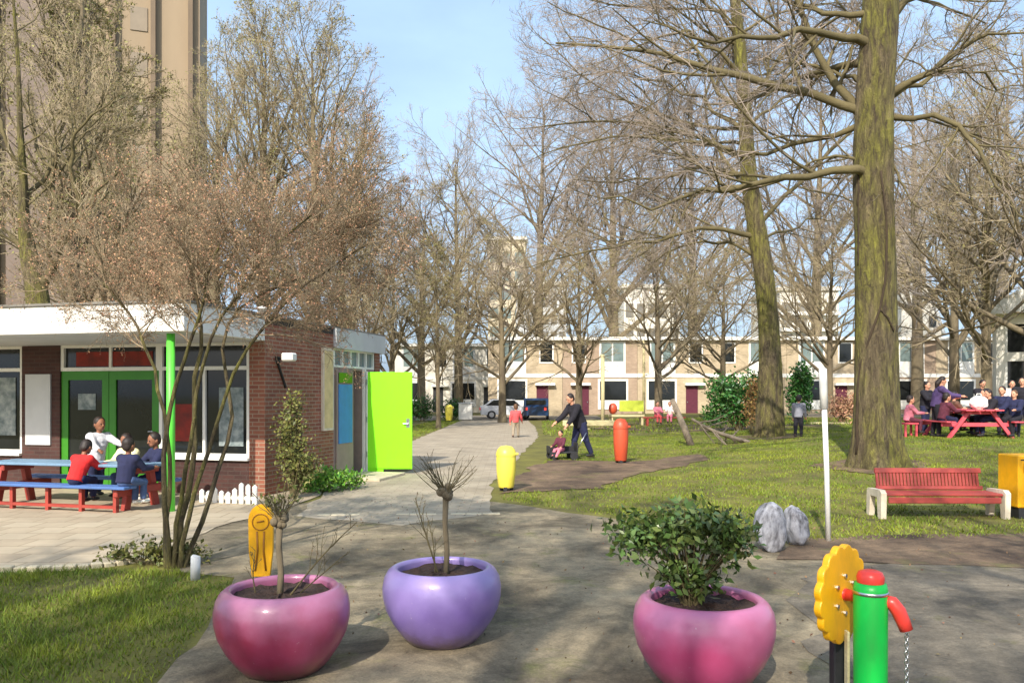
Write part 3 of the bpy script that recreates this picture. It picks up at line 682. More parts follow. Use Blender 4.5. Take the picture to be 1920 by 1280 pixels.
flats('apartment_block', 'low white block showing above the terraced roofs near the evergreen bush', 'apartment block', 1170, 1275, 540, 110, 'offwhite', 5, 4, winm='roof')
gh = thing('gabled_house', 'white gabled house above the terrace, right of the thickest trunk', 'house', ((1690-960)/F*78, 78, 0))
MB().prism([(0, 0), (3.9, 0), (3.9, 7.6), (2.4, 12.2), (0, 12.2)], 0, 9).build('wall', M['offwhite'], gh)
MB().box(2.7, -0.06, 8.2, 3.4, -0.004, 9.3).build('window', M['glass'], gh)
MB().prism([(3.9, 7.6), (4.2, 7.5), (2.6, 12.45), (-0.2, 12.45), (-0.2, 12.2), (2.4, 12.2)], -0.3, 9.3).build('roof', M['greyw'], gh)

pv = thing('white_pavilion', 'white two storey pavilion with sloped roof at the right edge', 'building', ((1868-960)/F*36, 36, 0), R(-30))
MB().box(0, 0, 0, 0.35, 9, 5.2).box(0.35, 0, 0, 9, 0.3, 1.9).box(0.35, 0, 3.1, 9, 0.3, 3.5).box(0.35, 0, 4.75, 9, 0.3, 5.2).box(3.2, 0, 1.9, 3.5, 0.3, 3.1).box(3.2, 0, 3.5, 3.5, 0.3, 4.75).build('wall', M['offwhite'], pv)
for za, zb_ in ((1.9, 3.1), (3.5, 4.75)):
    for a, b in ((0.35, 3.2), (3.5, 9)):
        wq = MB().box(a, 0.12, za, b, 0.16, zb_).build('window', M['glass'], pv)
        MB().box(a, 0.05, za, a+0.08, 0.118, zb_).box((a+b)/2-0.04, 0.05, za, (a+b)/2+0.04, 0.118, zb_).build('frame', M['white'], wq)
MB().prism([(-0.6, 5.202), (9.4, 5.202), (9.4, 5.4), (4.4, 8.2), (-0.6, 5.4)], -0.5, 9.4).build('roof', M['white'], pv)

# ------------------------------------------------------------------ trees
def hero_tree(name, label, trunk, limbs, Y, barkm, twigm, seed, loc_px, dens=1.0, wander=0.10, levels=((9, 42, 0.42, 0.012), (7, 45, 0.5, 0.007), (6, 42, 0.5, 0.005)), extra=0, flare=1.35, group=None, bud=None, budm='bud', budsize=0.03, extra_len=5.0, up=0.02, vines=()):
    """trunk: (px, py, width_px); limbs: (list of px,py), r0, dy(depth drift)"""
    rg = np.random.default_rng(seed)
    b = gx(loc_px, Y); root = thing(name, label, 'tree', b, 0, group)
    org = np.array(b)
    tp = np.array([[*at(px, py, Y), wd/F*Y/2] for px, py, wd in trunk]); tp = resample(tp, 60)
    tb = np.linspace(0, 1, 70)**1.7*59; tp = np.stack([np.interp(tb, np.arange(60), tp[:, c]) for c in range(4)], 1)
    tp[:, 3] *= 0.88
    tp[0, 2] = b[2]-0.15
    k = 40; V, Fc = tubes_np(tp[None, :, :3]-org, tp[None, :, 3], k)
    ang = np.tile(np.arange(k)*2*np.pi/k, len(tp)); zz = np.repeat(tp[:, 2], k)
    c = np.repeat(tp[:, :3]-org, k, axis=0)
    V = c+(V-c)*(1+0.05*np.sin(3*ang+zz*0.5)+0.035*np.sin(5*ang-zz*0.9+1)+0.012*np.sin(13*ang+zz*1.7)+0.008*rg.normal(size=len(V))+(flare-1)*np.exp(-np.maximum(zz-b[2], 0)/0.38)*(1+0.45*np.sin(5*ang+0.7)+0.25*np.sin(8*ang)))[:, None]
    link('trunk', np_mesh('trunk', V, [Fc], barkm, smooth_=True), root)
    for pts, r0 in vines:
        q = []
        for px, py in pts:
            zc = EYE-(py-HOR)/F*Y; xc = np.interp(zc, tp[:, 2], tp[:, 0]); rc_ = np.interp(zc, tp[:, 2], tp[:, 3]); x_ = (px-960)/F*(Y-rc_*0.9)
            dx = np.clip(x_-xc, -rc_*0.97, rc_*0.97); q.append((xc+dx, Y-math.sqrt(max(0.0, (rc_*1.02)**2-dx*dx)), zc))
        q = resample(np.array(q), 24)-org; q[:, :2] += rg.normal(size=(24, 2))*0.006
        MB().tube([tuple(p) for p in q], list(r0*np.linspace(0.7, 1.1, 24)), 8).build('climbing_stem', M['bark3'], root, True)
    tm = TM(); A = []; B = []; LL = []
    for pts, r0, dy in limbs:
        q = np.array([[*at(px, py, Y+dy*i/(len(pts)-1))] for i, (px, py) in enumerate(pts)])
        zc = q[0, 2]-0.12; st_ = np.array([np.interp(zc, tp[:, 2], tp[:, 0]), np.interp(zc, tp[:, 2], tp[:, 1]), zc]); q = np.concatenate([st_[None], q]) if trunk[0][0] != 82 else q
        q = resample(q, 12)
        L = np.sum(np.linalg.norm(np.diff(q, axis=0), axis=1)); q[1:] += rg.normal(size=(11, 3))*0.012*L
        A.append(q-org); B.append(r0*0.58*np.concatenate([[1.5, 1.2], np.linspace(1, 0.12, 10)])); LL.append(L)
    A = np.array(A); B = np.array(B); LL = np.array(LL)
    if extra:
        P0 = (tp[None, 34:, :3]-org); R0 = tp[None, 34:, 3]
        e, er, el = kids(P0, R0, np.array([extra_len]), extra, 62, 1.0, 12, 0.09, up, rg, rmin=0.02, tmin=0.1, rf=0.28, taper=0.55, tip=0.25)
        kf = (e[:, -1, 1]-e[:, 0, 1]) > -0.35*el; e, er, el = e[kf], er[kf], el[kf]
        A = np.concatenate([A, e]); B = np.concatenate([B, er]); LL = np.concatenate([LL, el])
    tm.tubes(A, B, 8, 0)
    P, Rr, L = A, B, LL
    for i, (m, ang_, lf, rc) in enumerate(levels):
        m = max(2, int(m*dens))
        P, Rr, L = kids(P, Rr, L, m, ang_, lf, 7 if i == 0 else 5, wander+0.03*i, up, rg, rmin=rc, tmin=0.18, rcap=0.09, rf=0.55, taper=0.75, tip=0.4, flat=0.25 if i == 0 else 0)
        tm.tubes(P, Rr, 5 if i == 0 else 3, 0 if i == 0 else 1)
    if bud:
        e = P[:, 1:].reshape(-1, 3); e = e[rg.random(len(e)) < bud]; tm.leaves(e, budsize, rg, 2)
    tm.build('crown', [M['twigmoss'], twigm, M[budm]], root)
    return root

def std_tree(name, label, seed, Ht, r, clear, barkm, twigm, cr, nl=26, ang=48, up=0.06, lv=((8, 40, 0.45, 0.013), (7, 42, 0.5, 0.008), (5, 40, 0.55, 0.006)), bud=0.0, budm='bud', budsize=0.05, lean=0.0, fork=0):
    rg = np.random.default_rng(seed)
    root = thing(name, label, 'tree', (0, 0, 0))
    n = 16; z = np.linspace(-0.2, Ht*0.9, n); q = np.zeros((1, n, 3)); q[0, :, 2] = z
    q[0, :, :2] = np.cumsum(rg.normal(size=(n, 2))*0.05*Ht/16, axis=0)*np.linspace(0, 1, n)[:, None]; q[0, :, 0] += lean*z
    rr = (r*(1-0.9*(z/z[-1]).clip(0, 1)**1.1))[None]; rr[0, 0] *= 1.4
    V, Fc = tubes_np(q, rr, 10); link('trunk', np_mesh('trunk', V, [Fc], barkm, smooth_=True), root)
    tm = TM()
    P, Rr, L = kids(q, rr, np.array([cr]), nl, ang, 1.0, 9, 0.08, up, rg, rmin=0.02, tmin=clear, rf=0.5, taper=0.8, tip=0.25)
    tm.tubes(P, Rr, 6, 0)
    for i, (m, a_, lf, rc) in enumerate(lv):
        P, Rr, L = kids(P, Rr, L, m, a_, lf, 6 if i == 0 else 4, 0.10+0.03*i, up*0.6, rg, rmin=rc, tmin=0.2, rcap=0.08, rf=0.55, taper=0.7, tip=0.45)
        tm.tubes(P, Rr, 4 if i == 0 else 3, 0 if i == 0 else 1)
    if bud:
        e = P[:, 1:].reshape(-1, 3); e = e[rg.random(len(e)) < bud]; tm.leaves(e, budsize, rg, 2)
    tm.build('crown', [barkm, twigm, M[budm]], root)
    return root

# thick mossy tree
hero_tree('park_tree', 'thickest mossy bare tree, standing behind the red bench', [(1645, 872, 108), (1642, 800, 92), (1640, 700, 86), (1640, 600, 84), (1640, 450, 80), (1638, 330, 78), (1640, 200, 74), (1648, 80, 74), (1652, 0, 72), (1655, -150, 60), (1665, -320, 40), (1670, -420, 18)], [
    ([(1612, 318), (1560, 335), (1490, 328), (1420, 342), (1330, 362), (1230, 378), (1120, 372)], 0.13, -1.5),
    ([(1612, 222), (1550, 262), (1480, 284), (1400, 288), (1320, 268), (1230, 262)], 0.10, 2.0),
    ([(1615, 300), (1570, 292), (1530, 296), (1480, 322), (1430, 340)], 0.06, 1.0),
    ([(1615, 80), (1540, 62), (1470, 66), (1390, 74), (1300, 70), (1200, 40)], 0.13, -2.0),
    ([(1618, 25), (1540, 25), (1460, -10), (1380, -20)], 0.11, 1.5),
    ([(1672, 175), (1720, 140), (1770, 125), (1810, 75), (1870, 62), (1960, 60)], 0.13, -1.0),
    ([(1672, 180), (1730, 150), (1780, 136), (1860, 152), (1960, 165)], 0.09, 1.5),
    ([(1676, 212), (1730, 214), (1790, 218), (1830, 272), (1850, 340), (1890, 390), (1950, 420)], 0.10, -2.0),
    ([(1685, 30), (1740, -20), (1800, -60), (1900, -90)], 0.13, 1.0),
    ([(1612, 160), (1580, 130), (1520, 125), (1450, 150), (1380, 190)], 0.07, 3.0),
    ([(1672, 300), (1700, 370), (1730, 400), (1790, 420)], 0.05, -1.0),
    ([(1665, -60), (1760, -160), (1860, -230)], 0.12, -2.0), ([(1640, -100), (1560, -190), (1440, -260)], 0.12, 2.0)],
    16.0, M['bark'], M['twig'], 21, 1645, dens=1.2, extra=12, extra_len=6.0, flare=1.2, vines=[([(1650, 330), (1657, 390), (1662, 440), (1660, 500), (1655, 550), (1648, 590), (1630, 640), (1616, 700), (1610, 780), (1612, 850)], 0.028), ([(1650, 585), (1664, 600), (1676, 622)], 0.02), ([(1618, 330), (1612, 420), (1614, 500)], 0.025)])
# slimmer mossy tree
hero_tree('park_tree', 'slimmer mossy bare tree with a lighter trunk foot beside the evergreen bush', [(1442, 824, 62), (1443, 760, 54), (1443, 680, 46), (1440, 600, 42), (1432, 500, 40), (1420, 430, 38), (1408, 360, 34), (1402, 300, 32), (1396, 200, 28), (1388, 100, 25), (1378, 0, 22), (1370, -120, 16), (1365, -220, 8)], [
    ([(1424, 437), (1360, 432), (1290, 438), (1200, 452), (1110, 472), (1020, 484), (985, 510)], 0.12, -1.5),
    ([(1430, 478), (1380, 460), (1320, 452), (1262, 466), (1236, 478), (1232, 505), (1205, 522)], 0.09, 1.0),
    ([(1404, 348), (1340, 352), (1270, 380), (1232, 384), (1215, 362)], 0.09, 2.0),
    ([(1400, 286), (1340, 276), (1250, 246), (1170, 246), (1080, 268), (980, 300)], 0.11, -2.5),
    ([(1395, 200), (1345, 172), (1318, 130), (1290, 72), (1230, 28), (1150, 0)], 0.10, 2.0),
    ([(1390, 150), (1340, 90), (1280, 60), (1180, 90), (1060, 150)], 0.09, -2.0),
    ([(1398, 240), (1330, 210), (1240, 150), (1150, 130), (1040, 160)], 0.10, 3.0),
    ([(1442, 440), (1480, 432), (1530, 410), (1580, 385)], 0.07, 2.0),
    ([(1408, 180), (1470, 110), (1530, 50), (1580, -10)], 0.10, 1.0),
    ([(1412, 240), (1460, 190), (1530, 150), (1590, 140)], 0.08, 3.0),
    ([(1402, 320), (1330, 325), (1240, 335), (1130, 340), (1010, 350)], 0.09, 0.5),
    ([(1382, 60), (1320, 0), (1240, -40), (1130, -50)], 0.09, -1.0)],
    25.0, M['bark'], M['twig'], 22, 1442, dens=1.2, extra=24, extra_len=7.5, flare=1.12, levels=((11, 42, 0.42, 0.012), (9, 45, 0.5, 0.007), (7, 42, 0.55, 0.0055)))
# forked tree at the far left behind the nursery
hero_tree('park_tree', 'forked dark bare tree leaning over the nursery roof at the far left', [(82, 760, 56), (78, 620, 48), (70, 540, 44), (54, 480, 34), (44, 420, 24), (44, 350, 17), (38, 250, 12), (34, 120, 8), (25, 0, 5)], [
    ([(62, 520), (35, 450), (0, 425), (-60, 400)], 0.17, 1.0),
    ([(74, 560), (98, 500), (118, 450), (150, 400), (205, 330), (245, 295)], 0.20, -1.0),
    ([(108, 440), (100, 350), (78, 280), (62, 225), (10, 150)], 0.12, 1.0),
    ([(150, 395), (140, 330), (130, 250), (175, 210), (225, 175)], 0.12, -1.0),
    ([(44, 400), (70, 350), (110, 300), (120, 200), (100, 60)], 0.11, 2.0),
    ([(40, 330), (10, 260), (-20, 160), (-40, 40)], 0.10, 0.0)],
    23.0, M['bark'], M['twigy'], 23, 82, dens=1.1, extra=14, extra_len=5.0, levels=((9, 40, 0.42, 0.014), (8, 42, 0.5, 0.009), (6, 40, 0.5, 0.007)), up=0.05, flare=1.1, bud=0.25, budsize=0.05, budm='bud')
# multi stemmed small tree with reddish twigs, on the lawn edge
def shrub_tree():
    Y = 7.4; b = gp(322, 1062); root = thing('small_tree', 'small multi stemmed tree with reddish brown twigs at the lawn edge', 'tree', b)
    rg = np.random.default_rng(31); org = np.array(b)
    stems = [([(312, 1070), (300, 960), (296, 850), (292, 740), (280, 660), (235, 580), (185, 500), (160, 470)], 0.030), ([(318, 1070), (318, 960), (316, 860), (330, 760), (345, 690), (378, 600), (400, 520), (430, 440)], 0.034),
             ([(330, 1070), (342, 980), (360, 900), (378, 800), (384, 700), (388, 610), (378, 520), (350, 420)], 0.036),              ([(340, 1072), (360, 980), (400, 880), (420, 780), (408, 660), (430, 590), (500, 540), (600, 490)], 0.030), ([(325, 1070), (335, 990), (340, 900), (352, 790), (366, 690), (400, 600), (470, 500), (560, 420)], 0.028),
             ([(338, 1070), (352, 980), (376, 880), (398, 780), (414, 680), (450, 600), (530, 520), (650, 450)], 0.028)]
    A = []; B = []; L = []
    for pts, r0 in stems:
        dy = rg.uniform(-0.5, 0.6)
        q = resample(np.array([at(px, py, Y+dy*i/(len(pts)-1)) for i, (px, py) in enumerate(pts)]), 16)
        q[0, 2] = b[2]-0.05; wv = np.cumsum(rg.normal(size=(16, 3))*0.022, axis=0); q += wv-wv[0]
        A.append(q-org); B.append(r0*0.78*np.linspace(1.1, 0.35, 16)); L.append(3.4)
    A = np.array(A); B = np.array(B); L = np.array(L)
    link('trunk', np_mesh('trunk', *(lambda V, F_: (V, [F_]))(*tubes_np(A, B, 9)), M['bark'], smooth_=True), root)
    tm = TM()
    P, Rr, Lc = kids(A, B, L, 16, 46, 0.29, 9, 0.13, 0.03, rg, rmin=0.006, tmin=0.64, rf=0.55, taper=0.35, tip=0.3); tm.tubes(P, Rr, 5, 0)
    for i, (m, a_, lf, rc) in enumerate(((8, 42, 0.46, 0.0035), (7, 42, 0.5, 0.0024), (4, 42, 0.55, 0.0018))):
        P, Rr, Lc = kids(P, Rr, Lc, m, a_, lf, 5, 0.12, 0.03, rg, rmin=rc, tmin=0.15, rf=0.55, taper=0.6, tip=0.45); tm.tubes(P, Rr, 3, 0)
        if i == 2:
            e = P[:, 2:].reshape(-1, 3); e = e[rg.random(len(e)) < 0.5]; tm.leaves(e, 0.017, rg, 1)
    tm.build('crown', [M['twigr'], M['budr']], root)
shrub_tree()

# background trees: a few kinds, copied
GB = 'bare trees around the playground'
kinds = {
 'elm': std_tree('bare_tree', 'x', 41, 21, 0.38, 0.22, M['bark2'], M['twigy'], 8.0, nl=34, ang=34, up=0.07, bud=0.30, budsize=0.09),
 'grey': std_tree('bare_tree', 'x', 42, 17, 0.30, 0.22, M['bark2'], M['twigp'], 7.5, nl=32, ang=46, up=0.05),
 'slim': std_tree('bare_tree', 'x', 43, 15, 0.17, 0.20, M['bark2'], M['twigy'], 3.6, nl=34, ang=40, up=0.05, bud=0.25, budsize=0.08),
 'round': std_tree('bare_tree', 'x', 44, 10, 0.22, 0.22, M['bark2'], M['twigy'], 5.2, nl=26, ang=52, up=0.05, bud=0.15, budsize=0.07, budm='bud'),
 'brown': std_tree('bare_tree', 'x', 45, 13, 0.26, 0.2, M['bark2'], M['twigy'], 6.2, nl=30, ang=48, up=0.05, bud=0.15, budsize=0.07, budm='bud'),
}
used = set()
TREES = [
 ('elm', 500, 40, 1.0, 'tall bare tree with greenish buds, just right of the beige tower'),
 ('elm', 590, 37, 0.92, 'broad greenish bare tree with its edge against the open blue sky'),
 ('elm', 400, 46, 1.0, 'tall bare tree overlapping the right edge of the beige tower'),
 ('grey', 640, 50, 1.15, 'grey fine twigged tree whose crown borders the blue gap'),
 ('slim', 195, 34, 1.25, 'slender bare tree standing before the beige tower face'),
 ('slim', 135, 28, 1.4, 'straight dark trunked tree in front of the tower, beside the forked tree'),
 ('slim', 822, 38, 0.66, 'slim straight tree beside the path, left of the yellow far bin'),
 ('brown', 735, 42, 0.78, 'brown twigged tree rising behind the nursery side wall'),
 ('brown', 660, 34, 0.74, 'brown twigged tree right behind the small reddish tree'),
 ('brown', 942, 46, 0.9, 'brown bare tree right at the far end of the path'),
 ('brown', 790, 58, 1.3, 'brown bare tree behind the grey terraced houses'),
 ('grey', 860, 64, 1.3, 'pale grey tree under the bottom of the blue gap'),
 ('round', 1085, 46, 1.05, 'small round tree behind the stooping adult'),
 ('round', 1235, 44, 1.1, 'small round tree behind the orange bin'),
 ('round', 1355, 47, 1.0, 'small round tree behind the evergreen bush'),
 ('grey', 1010, 72, 1.75, 'pale grey tree behind the terraced houses, right of the cream tower'),
 ('grey', 1150, 70, 1.8, 'grey twiggy tree behind the terraced houses above the orange bin'),
 ('grey', 1300, 70, 1.8, 'grey twiggy tree behind the terraced houses left of the slimmer mossy tree'),
 ('grey', 1530, 66, 1.75, 'grey twiggy tree in the gap between the two mossy trunks'),
 ('brown', 1555, 50, 1.0, 'brown bare tree in the gap between the two mossy trunks'),
 ('grey', 1790, 44, 1.0, 'grey bare tree behind the right picnic table'),
 ('brown', 1850, 33, 0.95, 'bare tree standing left of the white pavilion'),
 ('grey', 1720, 60, 1.6, 'grey bare tree behind the white gabled house edge'),
 ('brown', 1935, 30, 1.2, 'brownish tree cut by the right edge of the photo'),
 ('grey', 1880, 55, 1.5, 'grey tree rising behind the white pavilion roof'),
]
for i, (k, px, Y, s, lab) in enumerate(TREES):
    loc = gx(px, Y)
    if k in used: o = dup(kinds[k], loc, i*2.13, lab, (s, s, s))
    else:
        o = kinds[k]; used.add(k); o.location = loc; o.rotation_euler = (0, 0, i*2.13); o.scale = (s, s, s); o['label'] = lab
    o['group'] = GB
# trees behind the photographer, which throw the branch shadows over the courtyard
shade = std_tree('bare_tree', 'x', 47, 15, 0.34, 0.25, M['bark2'], M['twigp'], 7.0, nl=26, ang=48, up=0.05, lv=((7, 42, 0.5, 0.034), (6, 42, 0.5, 0.020), (4, 40, 0.5, 0.011)))
shade.location = (-9.0, -7.6, 0); shade.scale = (0.75, 0.75, 0.75); shade['label'] = 'bare tree behind the viewer, beyond the lawn'; shade['group'] = 'bare trees behind the viewer'; kinds['shade'] = shade
for (x, y, s, rz, k, lab) in ((-4.2, -8.0, 1.0, 0.4, 'shade', 'bare tree behind the viewer, left, shading the pots'), (5.2, -2.8, 1.0, 4.0, 'shade', 'bare tree behind the viewer, shading the red bench'), (2.6, -8.5, 1.0, 2.2, 'shade', 'bare tree behind the viewer, right, shading the yard'), (-7.0, -5.6, 0.75, 1.2, 'shade', 'bare tree behind the viewer, far left, shading the lawn')):
    o = dup(kinds[k], (x, y, 0), rz, lab, (s, s, s)); o['group'] = 'bare trees behind the viewer'

# leafy bushes
def bush(name, label, cat, base, blobs, nleaf, size, leafm, seed, stems=8, group=None, hollow=0.45, up=0.3):
    rg = np.random.default_rng(seed); root = thing(name, label, cat, base, 0, group); C = []
    tot = sum(b[3]*b[4]*b[5] for b in blobs)
    for (x, y, z, a, b, c) in blobs:
        n = max(20, int(nleaf*a*b*c/tot)); d = rg.normal(size=(n, 3)); d /= np.linalg.norm(d, axis=1, keepdims=True)
        rr = (hollow+(1-hollow)*rg.random(n)**0.7)*(0.82+0.22*np.sin(d[:, 0]*7+x*9)*np.sin(d[:, 1]*6+seed)*1.0+0.16*rg.normal(size=n))
        p = d*rr[:, None]*np.array([a, b, c])+np.array([x, y, z]); C.append(p[p[:, 2] > 0.02])
    C = np.concatenate(C); tm = TM(); tm.leaves(C, size, rg, 0, 0.5, up=up); tm.build('foliage', [leafm], root)
    ts = TM(); k = rg.choice(len(C), min(stems, len(C)), replace=False); E = C[k]
    t = np.linspace(0, 1, 6)[None, :, None]; S = np.stack([E[:, 0]*0.12, E[:, 1]*0.12, np.zeros(len(E))], 1)
    mid = np.stack([E[:, 0]*0.35, E[:, 1]*0.35, E[:, 2]*0.6], 1)
    Pp = (1-t)**2*S[:, None]+2*t*(1-t)*mid[:, None]+t**2*E[:, None]; mx_ = max(b[2]+b[5] for b in blobs)
    ts.tubes(Pp, np.broadcast_to(np.linspace(0.012, 0.004, 6)*max(0.6, mx_), Pp.shape[:2]).copy(), 5, 0); ts.build('stems', [M['twigmoss']], root)
    return root
b0 = gp(1345, 802)
bush('evergreen_bush', 'large dense evergreen bush left of the slimmer mossy trunk', 'bush', (b0[0], 29, H(b0[0], 29)), [(0, 0, 1.1, 1.25, 1.0, 1.0), (-0.7, 0, 1.5, 0.7, 0.7, 0.7), (0.6, 0.1, 1.6, 0.7, 0.7, 0.65), (-0.9, -0.2, 0.6, 0.6, 0.6, 0.6), (0.95, 0, 0.7, 0.5, 0.6, 0.6)], 5200, 0.13, M['leafb'], 51, 14)
bush('evergreen_bush', 'upright evergreen bush just right of the slimmer mossy trunk', 'bush', gx(1498, 30), [(0, 0, 1.2, 0.55, 0.55, 1.1), (0.15, 0, 1.9, 0.42, 0.42, 0.55)], 2400, 0.13, M['leafb'], 52, 8)
bush('wall_shrub', 'tall olive shrub against the nursery corner wall', 'shrub', (-3.38, 12.35, 0.0), [(-0.05, 0, 0.95, 0.34, 0.3, 0.7), (0.1, 0, 0.5, 0.42, 0.35, 0.42), (0.0, 0, 1.45, 0.22, 0.2, 0.3)], 2300, 0.06, M['leafo'], 53, 26, hollow=0.2)
bush('wall_plant', 'low bright green plant at the foot of the nursery side wall', 'plant', (-3.05, 13.25, 0), [(0, 0, 0.2, 0.42, 0.35, 0.24), (0.3, 0.3, 0.16, 0.3, 0.3, 0.2), (-0.25, -0.2, 0.15, 0.26, 0.26, 0.2)], 1300, 0.075, M['leafg'], 54, 8)
bush('dark_bush', 'dark bush to the left of the far yellow bin', 'bush', gx(793, 49), [(0, 0, 0.8, 1.0, 0.8, 0.9), (-0.9, 0, 0.6, 0.7, 0.7, 0.7)], 2000, 0.14, M['leafb'], 55, 8)
bush('brown_hedge', 'brown beech hedge between white pole and thick trunk', 'hedge', gx(1578, 34), [(0, 0, 0.7, 0.9, 0.6, 0.8), (0.6, 0, 0.9, 0.5, 0.5, 0.7)], 2200, 0.1, M['budr'], 56, 20, hollow=0.2)
bush('brown_hedge', 'rusty shrub clinging to the slimmer mossy trunk foot', 'hedge', gx(1408, 26.5), [(0, 0, 0.9, 0.35, 0.3, 0.8), (0.1, 0, 1.5, 0.3, 0.3, 0.5)], 1000, 0.08, mat('rusty leaves', lin(140, 108, 62), 0.7, 0.2, 3, island=0.4), 57, 12, hollow=0.2)
bush('dark_bush', 'dark bush right behind the far yellow bin', 'bush', gx(848, 50.5), [(0, 0, 0.7, 0.9, 0.7, 0.8)], 1200, 0.14, M['leafb'], 58, 8)
bush('edge_tuft', 'straggly tuft of dry stems around the small tree foot', 'plant', gp(290, 1058), [(0, 0, 0.12, 0.32, 0.2, 0.16), (0.35, 0, 0.1, 0.25, 0.2, 0.14), (-0.35, 0.05, 0.08, 0.25, 0.2, 0.12)], 900, 0.05, M['leafo'], 59, 30, hollow=0.1)

# ------------------------------------------------------------------ planters
def planter(label, px, pybase, m, seed):
    x, y, z = gp(px, pybase); t = thing('planter_pot', label, 'planter', (x, y, z), seed*1.3, 'big round planters')
    pr = [(0.0, 0.0), (0.20, 0.0), (0.225, 0.012), (0.27, 0.06), (0.325, 0.14), (0.365, 0.22), (0.383, 0.30), (0.385, 0.36), (0.374, 0.42), (0.350, 0.462), (0.325, 0.482), (0.305, 0.487), (0.288, 0.478), (0.284, 0.462), (0.29, 0.42), (0.30, 0.36)]
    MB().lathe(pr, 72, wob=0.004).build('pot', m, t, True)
    sb = MB(); rg_ = random.Random(seed)
    k = 36; v = [(0, 0, 0.445)]; rings = 7
    for i in range(1, rings+1):
        for j in range(k):
            a = 2*math.pi*j/k; r_ = 0.288*i/rings; v.append((r_*math.cos(a), r_*math.sin(a), 0.435+rg_.uniform(-0.012, 0.016)))
    f = [(0, 1+j, 1+(j+1) % k) for j in range(k)]+[(1+i*k+j, 1+(i+1)*k+j, 1+(i+1)*k+(j+1) % k, 1+i*k+(j+1) % k) for i in range(rings-1) for j in range(k)]
    sb.add(v, f); sb.build('soil', M['soil'], t)
    return t
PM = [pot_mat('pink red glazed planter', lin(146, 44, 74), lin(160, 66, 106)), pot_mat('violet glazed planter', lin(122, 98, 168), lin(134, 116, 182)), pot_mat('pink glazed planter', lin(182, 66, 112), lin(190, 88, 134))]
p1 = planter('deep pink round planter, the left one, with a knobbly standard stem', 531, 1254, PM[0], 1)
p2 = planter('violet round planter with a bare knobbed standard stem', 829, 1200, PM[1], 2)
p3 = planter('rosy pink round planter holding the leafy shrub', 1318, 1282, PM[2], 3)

def standard_plant(label, pot, off, hgt_, knob, seed, twl, leaf=0, side=()):
    z0 = 0.43; loc = (pot.location[0]+off[0], pot.location[1]+off[1], pot.location[2]+z0)
    t = thing('standard_plant', label, 'plant', loc); rg = np.random.default_rng(seed)
    MB().tube([(0.0, 0, -0.03), (0.006, 0.004, hgt_*0.3), (-0.006, 0, hgt_*0.65), (0, 0, hgt_)], [0.021, 0.018, 0.018, 0.021], 10).build('stem', M['bark2'], t, True)
    kb = MB(); rr = random.Random(seed)
    for _ in range(16):
        kb.ell((rr.gauss(0, knob*0.4), rr.gauss(0, knob*0.4), hgt_+rr.gauss(0, knob*0.4)), knob*rr.uniform(0.3, 0.62), 8, 6)
    kb.build('knob', M['bark2'], t, True)
    tm = TM(); q = np.zeros((1, 4, 3)); q[0, :, 2] = np.linspace(hgt_-knob*0.4, hgt_+knob*0.5, 4)
    P, Rr, L = kids(q, np.full((1, 4), 0.008), np.array([twl]), 30, 46, 1.0, 6, 0.09, 0.09, rg, rmin=0.0022, tmin=0.0, rf=0.4, taper=0.2, tip=0.5); tm.tubes(P, Rr, 4)
    P2_, R2_, L2_ = kids(P, Rr, L, 3, 35, 0.5, 4, 0.1, 0.03, rg, rmin=0.0014, tmin=0.3, rf=0.6); tm.tubes(P2_, R2_, 3)
    for pts, r0 in side:
        q = resample(np.array(pts, float), 10)[None]; rq = (r0*np.linspace(1, 0.4, 10))[None]; tm.tubes(q, rq, 5)
        S, Sr, Sl = kids(q, rq, np.array([np.linalg.norm(q[0, -1]-q[0, 0])]), 9, 35, 0.4, 6, 0.1, 0.05, rg, rmin=0.0022, tmin=0.3, rf=0.6); tm.tubes(S, Sr, 3)
        S, Sr, Sl = kids(S, Sr, Sl, 3, 35, 0.5, 4, 0.1, 0.03, rg, rmin=0.0015, tmin=0.3, rf=0.6); tm.tubes(S, Sr, 3)
    if leaf:
        e = P2_[:, 2:].reshape(-1, 3); e = e[rg.random(len(e)) < leaf]; tm.leaves(e, 0.03, rg, 1)
    tm.build('twigs', [M['twigmoss'], M['leafo']], t)
standard_plant('bare standard stem with dark knob in the left pink planter', p1, (-0.02, 0.0), 0.44, 0.05, 61, 0.17, 0.7, [([(0.06, 0, 0), (0.2, 0, 0.18), (0.34, 0.02, 0.33), (0.44, 0.05, 0.42)], 0.006), ([(0.1, 0.04, 0), (0.22, 0.06, 0.1), (0.36, 0.08, 0.22)], 0.005), ([(-0.14, 0, 0), (-0.16, 0, 0.12), (-0.15, 0.02, 0.26)], 0.005)])
standard_plant('bare standard stem with round knob in the violet planter', p2, (0.025, 0.0), 0.52, 0.05, 62, 0.23, 0.0, [([(-0.05, 0, 0), (-0.1, 0, 0.16), (-0.16, 0.02, 0.34), (-0.2, 0.0, 0.5)], 0.007), ([(-0.07, 0, 0), (-0.08, 0, 0.2), (-0.12, 0.02, 0.36)], 0.005)])
bl = p3.location
bush('potted_shrub', 'leafy dark green shrub spreading above the rosy pink planter', 'shrub', (bl[0]-0.07, bl[1], bl[2]+0.42), [(-0.27, 0, 0.40, 0.25, 0.22, 0.16), (0.0, 0, 0.45, 0.32, 0.24, 0.16), (0.23, 0, 0.38, 0.20, 0.2, 0.18), (0.03, 0, 0.17, 0.22, 0.16, 0.13), (-0.12, -0.05, 0.22, 0.14, 0.12, 0.10)], 2700, 0.05, M['leaf'], 63, 48, hollow=0.1, up=0.2)

